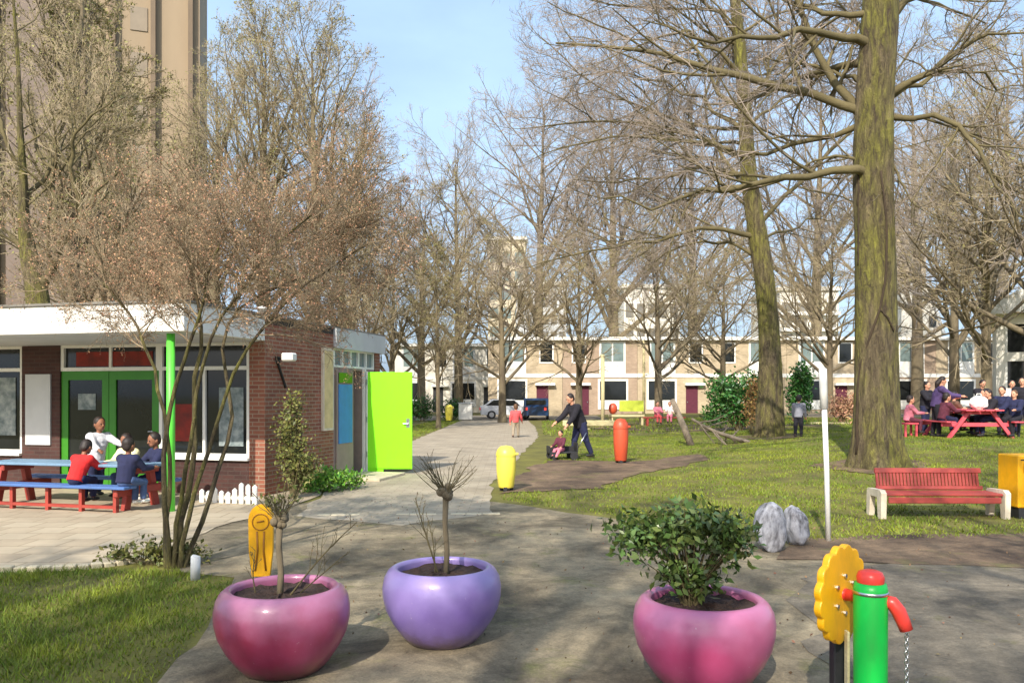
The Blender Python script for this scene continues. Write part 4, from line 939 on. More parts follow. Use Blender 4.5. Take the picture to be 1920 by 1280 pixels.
# ------------------------------------------------------------------ water pump (foreground right)
PX = 1632; Y = 3.75; Z = lambda py, y=3.75: EYE-(py-HOR)/F*y; X = lambda px, y=3.75: (px-960)/F*y
pump = thing('water_pump', 'green play water pump with yellow scalloped wheel and red spout', 'water pump', (X(PX), Y, 0))
zt = Z(1092)
MB().lathe([(0.085, 0.0), (0.078, 0.05), (0.074, 0.2), (0.076, zt-0.03), (0.070, zt), (0.0, zt+0.004)], 32).build('column', M['pump'], pump, True)
MB().lathe([(0.060, zt+0.002), (0.062, zt+0.03), (0.052, zt+0.052), (0.03, zt+0.06), (0, zt+0.062)], 24).build('cap', M['red'], pump, True)
zs_ = Z(1128)
MB().tube([(0.05, -0.02, zs_+0.01), (0.085, -0.035, zs_+0.005), (0.11, -0.045, zs_-0.03), (0.128, -0.05, zs_-0.075), (0.142, -0.055, zs_-0.115)], [0.030, 0.033, 0.034, 0.032, 0.030], 18).build('spout', M['red'], pump, True)
ch = MB()
for k in range(16):
    c = Vector((0.143, -0.055, zs_-0.125-0.02*k)); pts = []
    for j in range(10):
        a = 2*math.pi*j/10; e = 0.0085*math.cos(a)
        pts.append(c+(Vector((e, 0, 0.013*math.sin(a))) if k % 2 else Vector((0, e, 0.013*math.sin(a)))))
    ch.tube(pts+[pts[0]], 0.0026, 6, cap=False)
ch.build('chain', M['metal'], pump, True)
# wheel: axis points left and towards the viewer
ax = Vector((-0.66, 0.75, 0)).normalized(); e1 = Vector((0, 0, 1)); e2 = ax.cross(e1)
wc = Vector((X(1577, 3.9)-X(PX), 0.15, Z(1112, 3.9)))
Mw = Matrix((( e2.x, ax.x, e1.x, wc.x), (e2.y, ax.y, e1.y, wc.y), (e2.z, ax.z, e1.z, wc.z), (0, 0, 0, 1)))
prof = []; nl_ = 16
for j in range(nl_*10):
    a = 2*math.pi*j/(nl_*10); r_ = 0.222+0.018*abs(math.sin(nl_*a/2))
    prof.append((r_*math.cos(a), r_*math.sin(a)))
whm = MB().prism(prof, -0.018, 0.018, 0, Mw); wh = whm.build('wheel', M['amber'], pump)
whb = wh.modifiers.new('bevel', 'BEVEL'); whb.width = 0.006; whb.segments = 2; whb.limit_method = 'ANGLE'; whb.angle_limit = R(60)
MB().tube([tuple(wc+ax*0.05), tuple(wc-ax*0.03)], [0.02, 0.03], 14).build('hub', M['red'], pump, True)
MB().tube([tuple(wc-ax*0.025), tuple(wc-ax*0.10), (0.0, 0.0, wc.z)], [0.03, 0.022, 0.018], 14).build('axle', M['red'], pump, True)
MB().box(wc.x-0.02, wc.y+0.03, 0, wc.x+0.055, wc.y+0.1, Z(1195), 0, 0.006).build('support_post', M['black'], pump)
MB().box(-0.086, 0.05, 0, -0.073, 0.09, Z(1190), 0, 0.003).box(0.0745, 0.05, 0, 0.088, 0.09, Z(1200), 0, 0.003).build('side_strip', M['wood'], pump)

bt = MB()
for j in range(6):
    a = 2*math.pi*j/6; c_ = wc+e1*(0.09*math.cos(a))+e2*(0.09*math.sin(a)); bt.tube([tuple(c_-ax*0.016), tuple(c_-ax*0.028)], 0.011, 6)
bt.build('wheel_bolts', M['metal'], pump)
MB().tube([(0, 0, zt-0.05), (0, 0, zt-0.035)], 0.0785, 32).build('collar', M['metal'], pump, True)
# ------------------------------------------------------------------ bench, pole, boulders, bins
bx_, by_, _ = gp(1755, 972)
bx_ = bx_*(by_+0.2)/by_
bench = thing('park_bench', 'red slatted bench on white concrete legs below the thick tree', 'bench', (bx_, by_+0.2, 0), R(-1))
W2 = 0.72
sm = MB()
for k in range(4): sm.box(-W2-0.03, -0.22+k*0.105, 0.29, W2+0.03, -0.22+k*0.105+0.09, 0.325, 0, 0.008)
sm.build('seat', M['redpaint'], bench)
Mb = Matrix.Translation((0, 0.2, 0.33)) @ Matrix.Rotation(R(-12), 4, 'X')
bk = MB(); bk.box(-W2+0.02, -0.02, 0.22, W2, 0.02, 0.29, 0, 0.008, Mb).box(-W2+0.02, -0.02, 0.0, W2, 0.02, 0.05, 0, 0.006, Mb)
ns = 30
for k in range(ns):
    a = -W2+0.03+(2*W2-0.06)*k/ns; bk.box(a, -0.014, 0.05, a+0.034, 0.014, 0.22, 0, 0.004, Mb)
bk.build('backrest', M['redpaint'], bench)
MB().box(-W2, -0.235, 0.20, W2, -0.205, 0.28, 0, 0.006).build('front_rail', M['redpaint'], bench)
for s in (-1, 1):
    lg = MB().prism([(-0.24, 0), (-0.15, 0), (-0.12, 0.27), (0.08, 0.27), (0.11, 0), (0.2, 0), (0.19, 0.32), (0.16, 0.36), (-0.2, 0.37), (-0.255, 0.33)], -0.035, 0.035, 0, Matrix.Translation((s*(W2+0.072), 0, 0)) @ Matrix.Rotation(R(90), 4, 'Z'))
    lg.build('leg', M['concrete'], bench)
wx, wy, _ = gp(1553, 1015)
pole = thing('white_pole', 'thin white pole with a wider sleeve at its top', 'pole', (wx, wy, 0), 0)
MB().tube([(0, 0, 0), (-0.018, 0, 0.8), (-0.045, 0, 1.5)], 0.028, 14).build('shaft', M['white'], pole, True)
MB().tube([(-0.045, 0, 1.45), (-0.06, 0, 1.875), (-0.06, 0, 1.89)], [0.042, 0.042, 0.034], 16).build('sleeve', M['white'], pole, True)

def boulder(label, px, py, w_, h_, seed):
    x, y, _ = gp(px, py); rg = np.random.default_rng(seed)
    mb = MB().ell((0, 0, h_*0.48), (1, 1, 1), 40, 26); v = np.array(mb.v)-np.array([0, 0, h_*0.48])
    v = np.sign(v)*np.abs(v)**0.72                                     # squarer than a ball, with a rounded top
    v = v*np.array([w_*0.47, w_*0.40, h_*0.52]); v[:, :2] *= (1.06-0.22*np.clip(v[:, 2:3]/h_+0.2, 0, 1))
    for _k in range(7):
        nrm = rg.normal(size=3); nrm[2] *= 0.5; nrm /= np.linalg.norm(nrm); lim = w_*0.40*(1+0.25*abs(nrm[2])); v = v-np.maximum(0, v @ nrm-lim)[:, None]*nrm*0.7
    v += 0.006*np.sin(v[:, [1, 2, 0]]*41+seed)+0.004*np.sin(v[:, [2, 0, 1]]*83+2*seed); mb.v = [tuple(p) for p in v+np.array([0, 0, h_*0.48])]
    o = mb.build('boulder', M['rock'], None, True, (x, y, 0)); o.rotation_euler = (0, R(-5), seed)
    return tag(o, label, 'boulder', 'grey boulders on the bank edge')
boulder('rough grey boulder half hidden behind the potted leafy shrub', 1440, 1032, 0.34, 0.50, 71)
boulder('smaller grey boulder nearest to the white pole', 1494, 1022, 0.29, 0.43, 74)

def litter_bin(label, px, py, h_, r_, m, group, lean=0.0):
    x, y, z = gp(px, py); t = thing('litter_bin', label, 'bin', (x, y, z), 0, group); t.rotation_euler = (0, lean, 0)
    MB().lathe([(r_*0.72, 0.06), (r_*0.8, 0.08), (r_*0.98, h_*0.45), (r_, h_*0.74), (r_*0.97, h_*0.78)], 28).build('bin_body', m, t, True)
    MB().lathe([(r_*1.03, h_*0.77), (r_*1.03, h_*0.81), (r_*0.92, h_*0.9), (r_*0.6, h_*0.975), (0.0, h_)], 28).build('lid', m, t, True)
    MB().box(r_*0.7, -r_*0.5, h_*0.79, r_*1.25, r_*0.5, h_*0.84, 0, 0.01).build('lid_lip', m, t)
    for a in (0.4, 2.5, 4.6): MB().box(r_*0.6*math.cos(a)-0.03, r_*0.6*math.sin(a)-0.03, 0, r_*0.6*math.cos(a)+0.03, r_*0.6*math.sin(a)+0.03, 0.075).build('foot', M['black'], t)
    return t
litter_bin('yellow round topped litter bin beside the path edge', 949, 920, 0.76, 0.165, M['yellow'], 'yellow litter bins')
litter_bin('small yellow bin far down the path in front of dark bushes', 842, 790, 1.02, 0.23, M['yellow'], 'yellow litter bins')
litter_bin('orange red bin on the soil patch by the grass bank', 1164, 868, 1.05, 0.175, M['orange'], None)
yb = gp(1925, 968); yc = thing('yellow_cabinet', 'yellow box bin on dark base beside the red bench', 'bin', (yb[0], yb[1], 0), R(4))
MB().box(-0.26, -0.2, 0.14, 0.26, 0.2, 0.82, 0, 0.015).build('cabinet_body', M['amber'], yc)
MB().box(-0.24, -0.18, 0, 0.24, 0.18, 0.138).build('base', M['black'], yc)
MB().box(-0.19, -0.209, 0.60, -0.07, -0.2005, 0.72).build('emblem', M['amberdark'], yc)
MB().box(-0.23, -0.207, 0.755, 0.23, -0.2005, 0.77).build('lid_gap', M['black'], yc)
# yellow board behind the left planter
yx, yy, _ = gp(490, 1085)
yo = thing('yellow_board', 'yellow round topped wooden board standing behind the left planter', 'play board', (yx, yy, 0), R(6))
pf = [(-0.075, 0.03), (0.075, 0.03)]+[(0.1, 0.25), (0.104, 0.5)]+[(0.104*math.cos(a), 0.52+0.13*math.sin(a)) for a in np.linspace(0, math.pi, 12)]+[(-0.104, 0.5), (-0.1, 0.25)]
MB().prism(pf, -0.03, 0.03).build('board', M['amber'], yo)
pt = MB(); pt.tube([(0.07*math.cos(a), -0.031, 0.50+0.07*math.sin(a)) for a in np.linspace(0, 2*math.pi, 18)], 0.006, 6, cap=False)
pt.tube([(-0.03, -0.031, 0.42), (-0.025, -0.031, 0.25), (-0.045, -0.031, 0.08)], 0.009, 6); pt.tube([(0.03, -0.031, 0.42), (0.025, -0.031, 0.25), (0.045, -0.031, 0.08)], 0.009, 6); pt.tube([(-0.03, -0.031, 0.5), (0.03, -0.031, 0.51)], 0.008, 6)
pt.build('painted_pattern', M['amberdark'], yo, True)
MB().box(-0.03, 0.031, 0, 0.03, 0.08, 0.5).build('stake', M['wood'], yo)
sx_, sy_, _ = gp(366, 1086)
sp = thing('marker_post', 'short pale grey marker post at the lawn edge', 'post', (sx_, sy_, 0))
MB().tube([(0, 0, 0), (0.004, 0, 0.2), (0.006, 0, 0.205)], [0.04, 0.04, 0.032], 16).build('post', M['greyw'], sp, True)
# white picket edging at the nursery corner
pk = thing('picket_edging', 'low white picket edging at the nursery corner pier', 'garden edging', (*gp(425, 944)[:2], 0), BR)
rr = random.Random(4)
pm = MB()
for k in range(9):
    a = -0.45+k*0.11; h_ = rr.uniform(0.14, 0.3); pm.prism([(a, 0), (a+0.07, 0), (a+0.07, h_), (a+0.035, h_+0.03), (a, h_)], -0.012, 0.012)
pm.build('pickets', M['white'], pk); MB().box(-0.47, 0.0125, 0.07, 0.52, 0.03, 0.11).build('rail', M['white'], pk)
ba = thing('stone_basin', 'small pale basin on a pedestal by the nursery side wall', 'basin', (*gp(627, 893)[:2], 0))
MB().lathe([(0.09, 0), (0.08, 0.03), (0.045, 0.08), (0.04, 0.36), (0.07, 0.4)], 18).build('pedestal', M['log'], ba, True)
MB().lathe([(0.06, 0.4), (0.15, 0.43), (0.2, 0.5), (0.185, 0.5), (0.13, 0.45), (0, 0.44)], 22).build('bowl', M['concrete'], ba, True)

# ------------------------------------------------------------------ play things further back
def rail(label, px0, px1, py, Y, m='wood'):
    a = gx(px0, Y); b = gx(px1, Y); z = EYE-(py-HOR)/F*Y
    t = thing('timber_rail', label, 'rail', ((a[0]+b[0])/2, Y, 0), 0, 'pale timber rails')
    L = (b[0]-a[0])/2
    MB().box(-L, -0.07, z-0.13, L, 0.07, z+0.13, 0, 0.02).build('beam', M[m], t)
    for s in (-0.9, 0, 0.9): MB().box(s*L-0.06, 0.075, H(a[0], Y)-0.05, s*L+0.06, 0.17, z+0.1).build('post', M[m], t)
rail('pale timber rail behind the orange bin', 1055, 1152, 793, 36)
rail('pale timber rail behind the white pole', 1518, 1592, 797, 34)
def tpost(label, px, y0, y1, Y, r_, m='wood'):
    b = gx(px, Y); z1 = EYE-(y0-HOR)/F*Y; t = thing('timber_post', label, 'post', b, 0, 'timber posts')
    MB().tube([(0, 0, 0), (0.01, 0, (z1-b[2])*0.5), (0, 0, z1-b[2])], r_, 10).build('shaft', M[m], t, True)
    MB().lathe([(r_*1.2, 0), (r_*1.2, 0.06), (0, 0.1)], 10, c=(0, 0, z1-b[2])).build('cap', M[m], t, True)
tpost('slim pale post right of the stooping adult', 1130, 668, 780, 38, 0.09)
tpost('slim pale post standing above the orange bin', 1207, 640, 760, 46, 0.08)
lg = thing('leaning_log', 'grey log propped at a slant left of the evergreen bush', 'log', gx(1296, 23.5))
MB().tube([(0.03, 0, -0.08), (-0.18, 0.1, 0.5), (-0.5, 0.3, 1.35)], [0.11, 0.10, 0.075], 12).build('trunk', M['log'], lg, True)
MB().tube([(-0.30, 0.2, 0.85), (-0.52, 0.1, 1.1)], [0.05, 0.03], 8).build('branch_stub', M['log'], lg, True)
lg2 = thing('fallen_branch', 'fallen grey branch lying in the shade under the evergreen bush', 'branch', gx(1345, 23.2))
rg = np.random.default_rng(9); tm = TM()
q = resample(np.array([(-0.75, 0, 0.75), (-0.2, -0.05, 0.42), (0.4, 0, 0.22), (0.95, 0.1, 0.06)]), 10)[None]; rq = np.linspace(0.04, 0.07, 10)[None]; tm.tubes(q, rq, 8)
P, Rr, L = kids(q, rq, np.array([1.7]), 12, 45, 0.4, 6, 0.12, -0.02, rg, rmin=0.012, tmin=0.05); tm.tubes(P, Rr, 5)
P, Rr, L = kids(P, Rr, L, 4, 45, 0.5, 4, 0.12, 0.0, rg, rmin=0.008); tm.tubes(P, Rr, 3); tm.build('limbs', [M['log']], lg2)
pp = thing('play_platform', 'small play platform with yellow green panel and orange seat', 'play equipment', gx(1176, 40))
MB().box(-0.9, -0.4, 0.45, 0.8, 0.4, 0.55).build('deck', M['wood'], pp)
MB().box(-0.45, -0.44, 0.72, 0.75, -0.405, 1.25).build('panel', mat('yellow green panel', lin(178, 190, 60), 0.5), pp)
MB().ell((-0.75, -0.3, 0.85), (0.22, 0.2, 0.28), 14, 9).build('seat', M['orange'], pp, True)
for a in (-0.8, 0.7):
    for b in (-0.3, 0.3): MB().box(a-0.05, b-0.05, 0, a+0.05, b+0.05, 0.45).build('leg', M['wood'], pp)
uw = thing('white_crate', 'white utility box right of the far yellow bin', 'box', gx(873, 50))
MB().box(-0.42, -0.3, 0.05, 0.42, 0.3, 1.05, 0, 0.03).build('box_body', M['white'], uw); MB().box(-0.46, -0.34, 1.052, 0.46, 0.34, 1.12, 0, 0.02).build('lid', M['greyw'], uw)

def car(label, px, Y, m, rz, s=1.0):
    x = (px-960)/F*Y; t = thing('parked_car', label, 'car', (x, Y, 0.012), rz, 'parked cars'); t.scale = (s, s, s)
    b = MB().prism([(-2.0, 0.3), (2.0, 0.3), (2.05, 0.6), (1.95, 0.85), (0.95, 0.95), (0.45, 1.42), (-1.2, 1.45), (-1.85, 0.98), (-2.05, 0.9)], -0.82, 0.82); b.build('body', m, t)
    MB().prism([(0.82, 0.97), (0.42, 1.36), (-1.1, 1.38), (-1.65, 0.99)], -0.828, 0.828).build('side_window', M['glass'], t)
    MB().box(-1.98, -0.65, 1.0, -1.45, 0.65, 1.32, 0, 0, Matrix.Translation((0.16, 0, 0))).build('rear_window', M['glass'], t)
    for a in (-1.25, 1.25):
        for c in (-0.84, 0.68): 
            wq = MB().tube([(a, c, 0.31), (a, c+0.17, 0.31)], 0.31, 18).build('wheel', M['black'], t); MB().tube([(a, c-0.006, 0.31), (a, c+0.176, 0.31)], 0.18, 12).build('rim', M['metal'], wq)
    for c in (-0.7, 0.55): MB().box(-2.075, c, 0.65, -1.99, c+0.16, 0.85).build('tail_light', M['red'], t)
    return t
car('blue car parked across the end of the path', 1006, 52, mat('blue car paint', lin(26, 54, 92), 0.3, 0.1, 2, coat=0.4), R(87), 0.95)
car('white car parked left of the blue car', 952, 53.5, mat('white car paint', lin(220, 222, 226), 0.3, 0.05, 2, coat=0.4), R(5), 0.9)

# ------------------------------------------------------------------ picnic tables
def picnic(label, loc, rz, L, wd, ht, hs, topm, benchm, framem, splay=0.3):
    t = thing('picnic_table', label, 'picnic table', loc, rz, 'picnic tables')
    m = MB()
    for k in range(4): m.box(-L/2, -wd*0.28+k*wd*0.145, ht-0.04, L/2, -wd*0.28+k*wd*0.145+wd*0.13, ht, 0, 0.008)
    m.build('tabletop', topm, t)
    for s in (-1, 1):
        y0 = s*wd*0.5
        MB().box(-L/2, y0-0.125, hs-0.04, L/2, y0-0.006, hs, 0, 0.008).box(-L/2, y0+0.006, hs-0.04, L/2, y0+0.125, hs, 0, 0.008).build('bench_seat', benchm, t)
    for a in (-L/2+0.22, L/2-0.30):
        for s in (-1, 1):
            y0, y1 = s*wd*0.17, s*wd*(0.17+splay)
            MB().prism([(y0-0.055, ht-0.045), (y0+0.055, ht-0.045), (y1+0.055, 0), (y1-0.055, 0)], a, a+0.07, 0, Matrix(((0, 1, 0, 0), (1, 0, 0, 0), (0, 0, 1, 0), (0, 0, 0, 1)))).build('leg', framem, t)
        MB().box(a+0.072, -wd*0.56, hs-0.15, a+0.14, wd*0.56, hs-0.045, 0, 0.01).build('cross_beam', framem, t)
        MB().box(a+0.072, -wd*0.26, ht-0.13, a+0.13, wd*0.26, ht-0.045, 0, 0.01).build('top_beam', framem, t)
    return t
tl_ = Vector(gp(300, 958)); tdir = Vector((0.970, -0.242, 0))
tc = Vector((-5.0, 11.26, 0))-tdir*1.35
T1 = picnic('blue picnic table with red legs under the nursery canopy', (tc.x, tc.y, 0.012), BR, 2.7, 1.05, 0.62, 0.36, M['tabletop'], M['bluebench'], M['redframe'], 0.12)
fl = MB()
for a in (-1.15, -0.6, 0.0, 0.55, 1.1): fl.box(a, -0.56, 0, a+0.05, -0.5, 0.318)
fl.box(-1.15, -0.558, 0.05, 1.15, -0.502, 0.09); fl.build('bench_support', M['redframe'], T1)
rp = gx(1812, 22)
T2 = picnic('faded red picnic table with splayed legs on the grassy rise', rp, R(88), 1.9, 1.75, 0.76, 0.45, M['pinkframe'], M['pinkframe'], M['pinkframe'], 0.30)
wb = thing('white_bag', 'white carrier bag on the right picnic table', 'bag', (rp[0]+0.05, rp[1]-0.5, rp[2]+0.76))
mb = MB().ell((0, 0, 0.17), (0.24, 0.18, 0.19), 18, 12); rr = random.Random(3); mb.v = [(x+rr.uniform(-.02, .02), y+rr.uniform(-.02, .02), max(0.0, z)+(rr.uniform(-.015, .02) if z > 0.02 else 0)) for x, y, z in mb.v]; mb.build('bag_body', M['white'], wb)
MB().tube([(-0.08, 0, 0.33), (-0.05, 0, 0.42), (0.05, 0, 0.42), (0.08, 0, 0.33)], 0.012, 6).build('handle', M['white'], wb)

# ------------------------------------------------------------------ people
def remesh(mb, name, m, parent, vox):
    me = mb.mesh(name, m); ob = bpy.data.objects.new('tmp', me); COL.objects.link(ob)
    md = ob.modifiers.new('r', 'REMESH'); md.mode = 'VOXEL'; md.voxel_size = vox; md.use_smooth_shade = True
    ms = ob.modifiers.new('s', 'SMOOTH'); ms.factor = 0.5; ms.iterations = 3
    dg = bpy.context.evaluated_depsgraph_get(); me2 = bpy.data.meshes.new_from_object(ob.evaluated_get(dg), depsgraph=dg)
    bpy.data.objects.remove(ob); me2.name = name
    if not me2.materials: me2.materials.append(m)
    return link(name, me2, parent)

def person(label, loc, yaw, Ht, top, bottom, hair=HAIR, skin='skin', lean=5, legs=((5, 5), (-5, 8)), arms=((10, 20, 8), (0, 15, 8)), headp=0, seat=None, child=False, longhair=False, group=None, shoes=M['black'], skirt=False, twist=0):
    """faces local -Y.  legs: (thigh forward deg, knee bend deg); arms: (shoulder forward, elbow bend, abduct) for right/left"""
    S = Ht; t = thing('person', label, 'person', loc, yaw, group)
    hs = 1.28 if child else 1.0                                       # children have larger heads
    thigh, shin, torso = 0.245*S, 0.235*S, 0.29*S
    if child: thigh *= 0.93; shin *= 0.93
    fwd = lambda a: Vector((0, -math.sin(R(a)), math.cos(R(a))))      # leaning forward from vertical
    hip = Vector((0, 0, 0))
    up = fwd(lean); chest = hip+up*torso*0.62; neck = hip+up*torso; nk = fwd(lean*0.6+headp*0.4)
    head = neck+nk*(0.058*S)+fwd(lean*0.3+headp)*(0.062*S*hs)
    J = {}
    low = 0
    for s, (a, k) in zip((-1, 1), legs):
        h0 = Vector((s*0.05*S, 0, 0)); kn = h0+Vector((s*0.012*S, -math.sin(R(a))*thigh, -math.cos(R(a))*thigh))
        b = a-k; an = kn+Vector((0, -math.sin(R(b))*shin, -math.cos(R(b))*shin)); J[s] = (h0, kn, an); low = min(low, an.z-0.035*S)
    z0 = -low if seat is None else seat+0.06*S
    off = Vector((0, 0, z0))
    A = {}
    for s, (a, e, ab) in zip((-1, 1), arms):
        sh = neck-up*0.025*S+Vector((s*0.105*S, 0, 0)); d = Vector((s*math.sin(R(ab)), -math.sin(R(a+lean*0.4))*math.cos(R(ab)), -math.cos(R(a+lean*0.4))*math.cos(R(ab)))).normalized()
        el = sh+d*0.165*S; a2 = a+e; d2 = Vector((s*math.sin(R(ab))*0.3, -math.sin(R(a2+lean*0.4)), -math.cos(R(a2+lean*0.4)))).normalized(); wr = el+d2*0.145*S; A[s] = (sh, el, wr, d2)
    o = lambda p: p+off
    b = MB(); r = lambda f: f*S
    b.tube([o(hip), o(chest), o(neck)], [r(.075), r(.078), r(.05)], 12); b.ell(o(hip), r(.085), 12, 8); b.ell(o(chest), (r(.10), r(.07), r(.09)), 12, 8)
    b.tube([o(neck-up*0.02*S), o(head)], r(.032), 10)
    b.tube([o(A[-1][0]), o(neck-up*0.02*S), o(A[1][0])], [r(.036), r(.045), r(.036)], 10)
    for s in (-1, 1):
        h0, kn, an = J[s]; b.tube([o(h0), o(h0.lerp(kn, .3)), o(kn), o(kn.lerp(an, .35)), o(an)], [r(.055), r(.053), r(.035), r(.034), r(.021)], 10)
        b.ell(o(an+Vector((0, -0.03*S, -0.018*S))), (r(.024), r(.065), r(.022)), 10, 6)
        sh, el, wr, d2 = A[s]; b.tube([o(sh), o(sh.lerp(el, .4)), o(el), o(el.lerp(wr, .3)), o(wr)], [r(.034), r(.029), r(.023), r(.023), r(.016)], 9)
        pal = wr+d2*0.028*S; sd_ = Vector((1, 0, 0)); b.tube([o(wr), o(pal), o(wr+d2*0.052*S)], [r(.015), r(.021), r(.020)], 8)
        cur = Vector((0, 0, -1)) if abs(d2.z) < 0.7 else Vector((-s*0.5, 0.3, 0))
        for q, (w_, l_) in enumerate(((-.017, .036), (-.006, .043), (.005, .040), (.015, .031))):
            p0 = wr+d2*0.05*S+sd_*w_*S; p1 = p0+d2*l_*0.55*S; p2 = p1+(d2*0.6+cur*0.6)*l_*0.5*S; b.tube([o(p0), o(p1), o(p2)], [r(.0058), r(.0052), r(.0046)], 6)
        p0 = wr+d2*0.018*S-sd_*s*0.014*S; p1 = p0+(d2*0.5-sd_*s)*0.022*S; b.tube([o(p0), o(p1), o(p1+d2*0.02*S)], [r(.008), r(.0065), r(.0055)], 6)
    hh = S*hs; Mh = Matrix.Rotation(R(lean*0.3+headp), 4, 'X')
    hd = lambda x, y, z: o(head)+(Mh @ Vector((x, y, z)))*hh
    b.ell(o(head), (.047*hh, .056*hh, .066*hh), 16, 12, 0, Mh); b.ell(hd(0, -.03, -.035), (.032*hh, .026*hh, .03*hh), 10, 8)
    b.ell(hd(0, -.058, -.012), (.009*hh, .012*hh, .014*hh), 8, 6)
    for s in (-1, 1): b.ell(hd(s*.048, 0.004, -.01), (.007*hh, .012*hh, .018*hh), 8, 6)
    remesh(b, 'body', M[skin], t, 0.0075 if S > 1.4 else 0.0065)
    ey = MB()
    for s in (-1, 1): ey.ell(hd(s*.018, -.0535, .004), .0062*hh, 8, 6)
    ey.build('eyes', M['black'], t, True)
    MB().ell(hd(0, -.054, -.038), (.014*hh, .005*hh, .004*hh), 8, 6).build('mouth', CL['maroon'], t, True)
    hr = MB().ell(hd(0, .012, .016), (.053*hh, .056*hh, .060*hh), 16, 12, 0, Mh).ell(hd(0, .03, -.01), (.048*hh, .035*hh, .05*hh), 12, 8, 0, Mh)
    if longhair: hr.tube([hd(0, .035, 0), hd(0, .06, -.07), hd(0, .055, -.14)], [.045*hh, .042*hh, .02*hh], 10)
    remesh(hr, 'hair', hair, t, 0.008)
    jk = MB(); g_ = .013
    jk.tube([o(hip-up*0.03*S), o(hip+up*0.08*S), o(chest), o(neck-up*0.015*S)], [r(.104), r(.102), r(.106), r(.062)], 14); jk.ell(o(chest+up*0.03*S), (r(.126), r(.096), r(.085)), 12, 8); jk.ell(o(chest), (r(.122), r(.094), r(.108)), 12, 8)
    jk.tube([o(A[-1][0]), o(neck-up*0.03*S), o(A[1][0])], [r(.054), r(.066), r(.054)], 10)
    for s in (-1, 1):
        sh, el, wr, d2 = A[s]; jk.ell(o(sh), r(.060), 12, 8); jk.ell(o(el), r(.044), 10, 7); jk.tube([o(sh), o(sh.lerp(el, .5)), o(el), o(el.lerp(wr, .5)), o(wr-d2*0.008*S)], [r(.054), r(.049), r(.041), r(.038), r(.030)], 10)
    remesh(jk, 'jacket', top, t, 0.012)
    tr = MB(); tr.ell(o(hip), (r(.098), r(.094), r(.09)), 12, 8)
    for s in (-1, 1):
        h0, kn, an = J[s]; tr.ell(o(kn), r(.052), 10, 7); tr.tube([o(h0+Vector((0, 0, 0.02*S))), o(h0.lerp(kn, .35)), o(kn), o(kn.lerp(an, .5)), o(kn.lerp(an, .93))], [r(.066), r(.062), r(.046), r(.042), r(.036)], 10)
    remesh(tr, 'trousers', bottom, t, 0.012)
    for s in (-1, 1):
        h0, kn, an = J[s]; so = MB().ell(o(an+Vector((0, -0.035*S, -0.014*S))), (r(.030), r(.075), r(.022)), 12, 8).tube([o(an+Vector((0, 0, .012*S))), o(an+Vector((0, 0, -.016*S)))], r(.029), 10)
        remesh(so, 'shoe', shoes, t, 0.008)
    return t
SIT = ((82, 84), (78, 80)); SITARM = ((40, 45, 10), (35, 50, 10))
STAND = ((4, 6), (-4, 6))
tg = BR
def tpos(a, b): return tuple(Vector((tc.x, tc.y, 0.012))+tdir*a+Vector((0.242, 0.970, 0))*b)
person('child in pale grey top standing behind the blue picnic table', tpos(-0.5, 0.95), tg+R(70), 1.26, CL['white'], CL['navy'], lean=14, arms=((45, 20, 10), (60, 10, 12)), child=True, legs=STAND, group='children at the blue table', skin='skin2')
person('child in bright red top seated on the near bench of the blue table', tpos(0.45, -0.5), tg+R(180), 1.12, CL['red'], CL['navy'], lean=24, legs=SIT, arms=SITARM, headp=20, seat=0.36, child=True, group='children at the blue table', skin='skin2')
person('child in cream top seated on the far bench facing the viewer', tpos(0.5, 0.52), tg, 1.16, CL['cream'], CL['denim'], lean=12, legs=SIT, arms=SITARM, headp=12, seat=0.36, child=True, group='children at the blue table', skin='skin2')
person('child in navy jacket at the right end of the blue table', tpos(1.05, 0.5), tg-R(25), 1.2, CL['navy'], CL['navy'], lean=14, legs=((75, 80), (70, 84)), arms=SITARM, headp=10, seat=0.36, child=True, group='children at the blue table', skin='skin2', shoes=M['white'])
person('child in dark clothes seated on the near bench end, back turned', tpos(1.26, -0.52), tg+R(175), 1.14, CL['navy'], CL['denim'], lean=10, legs=SIT, arms=SITARM, seat=0.36, child=True, group='children at the blue table', skin='skin2', shoes=M['white'])
# path walkers
q = gp(1088, 859); person('stooping adult in dark coat leaning over a small child on the path', q, R(-62), 1.72, CL['black'], CL['navy'], lean=26, legs=((14, 8), (-14, 12)), arms=((30, 12, 6), (20, 14, 6)), headp=16)
q = gp(1054, 861)
cart = thing('pull_cart', 'low dark pull along cart carrying the small child on the path', 'cart', q, R(8))
MB().box(-0.36, -0.2, 0.16, 0.36, 0.2, 0.2, 0, 0.01).box(-0.36, -0.2, 0.2, -0.33, 0.2, 0.34).box(0.33, -0.2, 0.2, 0.36, 0.2, 0.42).box(-0.33, 0.17, 0.2, 0.33, 0.2, 0.32).build('tray', M['black'], cart)
for a in (-0.26, 0.26):
    for b in (-0.225, 0.185): MB().tube([(a, b, 0.1), (a, b+0.04, 0.1)], 0.1, 18).build('wheel', M['black'], cart)
MB().tube([(0.36, 0, 0.2), (0.5, 0.02, 0.45), (0.62, 0.03, 0.66)], 0.012, 8).build('pull_handle', M['metal'], cart, True)
person('small child in maroon and pink sitting in the low dark cart', (q[0]-0.02, q[1], q[2]), R(-35), 0.92, CL['maroon'], CL['pink'], lean=6, legs=((86, 40), (80, 36)), arms=((30, 40, 12), (34, 30, 12)), headp=5, child=True, seat=0.2)
q = gp(967, 820); person('child in coral red jacket walking away along the path', q, R(172), 1.28, CL['coral'], CL['tan'], lean=3, legs=((14, 6), (-12, 14)), arms=((18, 20, 16), (-14, 20, 16)), child=True, hair=HAIRB)
q = gx(1497, 24.2); person('child in grey hooded top standing right of the slimmer mossy tree', q, R(150), 1.28, CL['grey'], CL['black'], lean=8, legs=STAND, child=True)
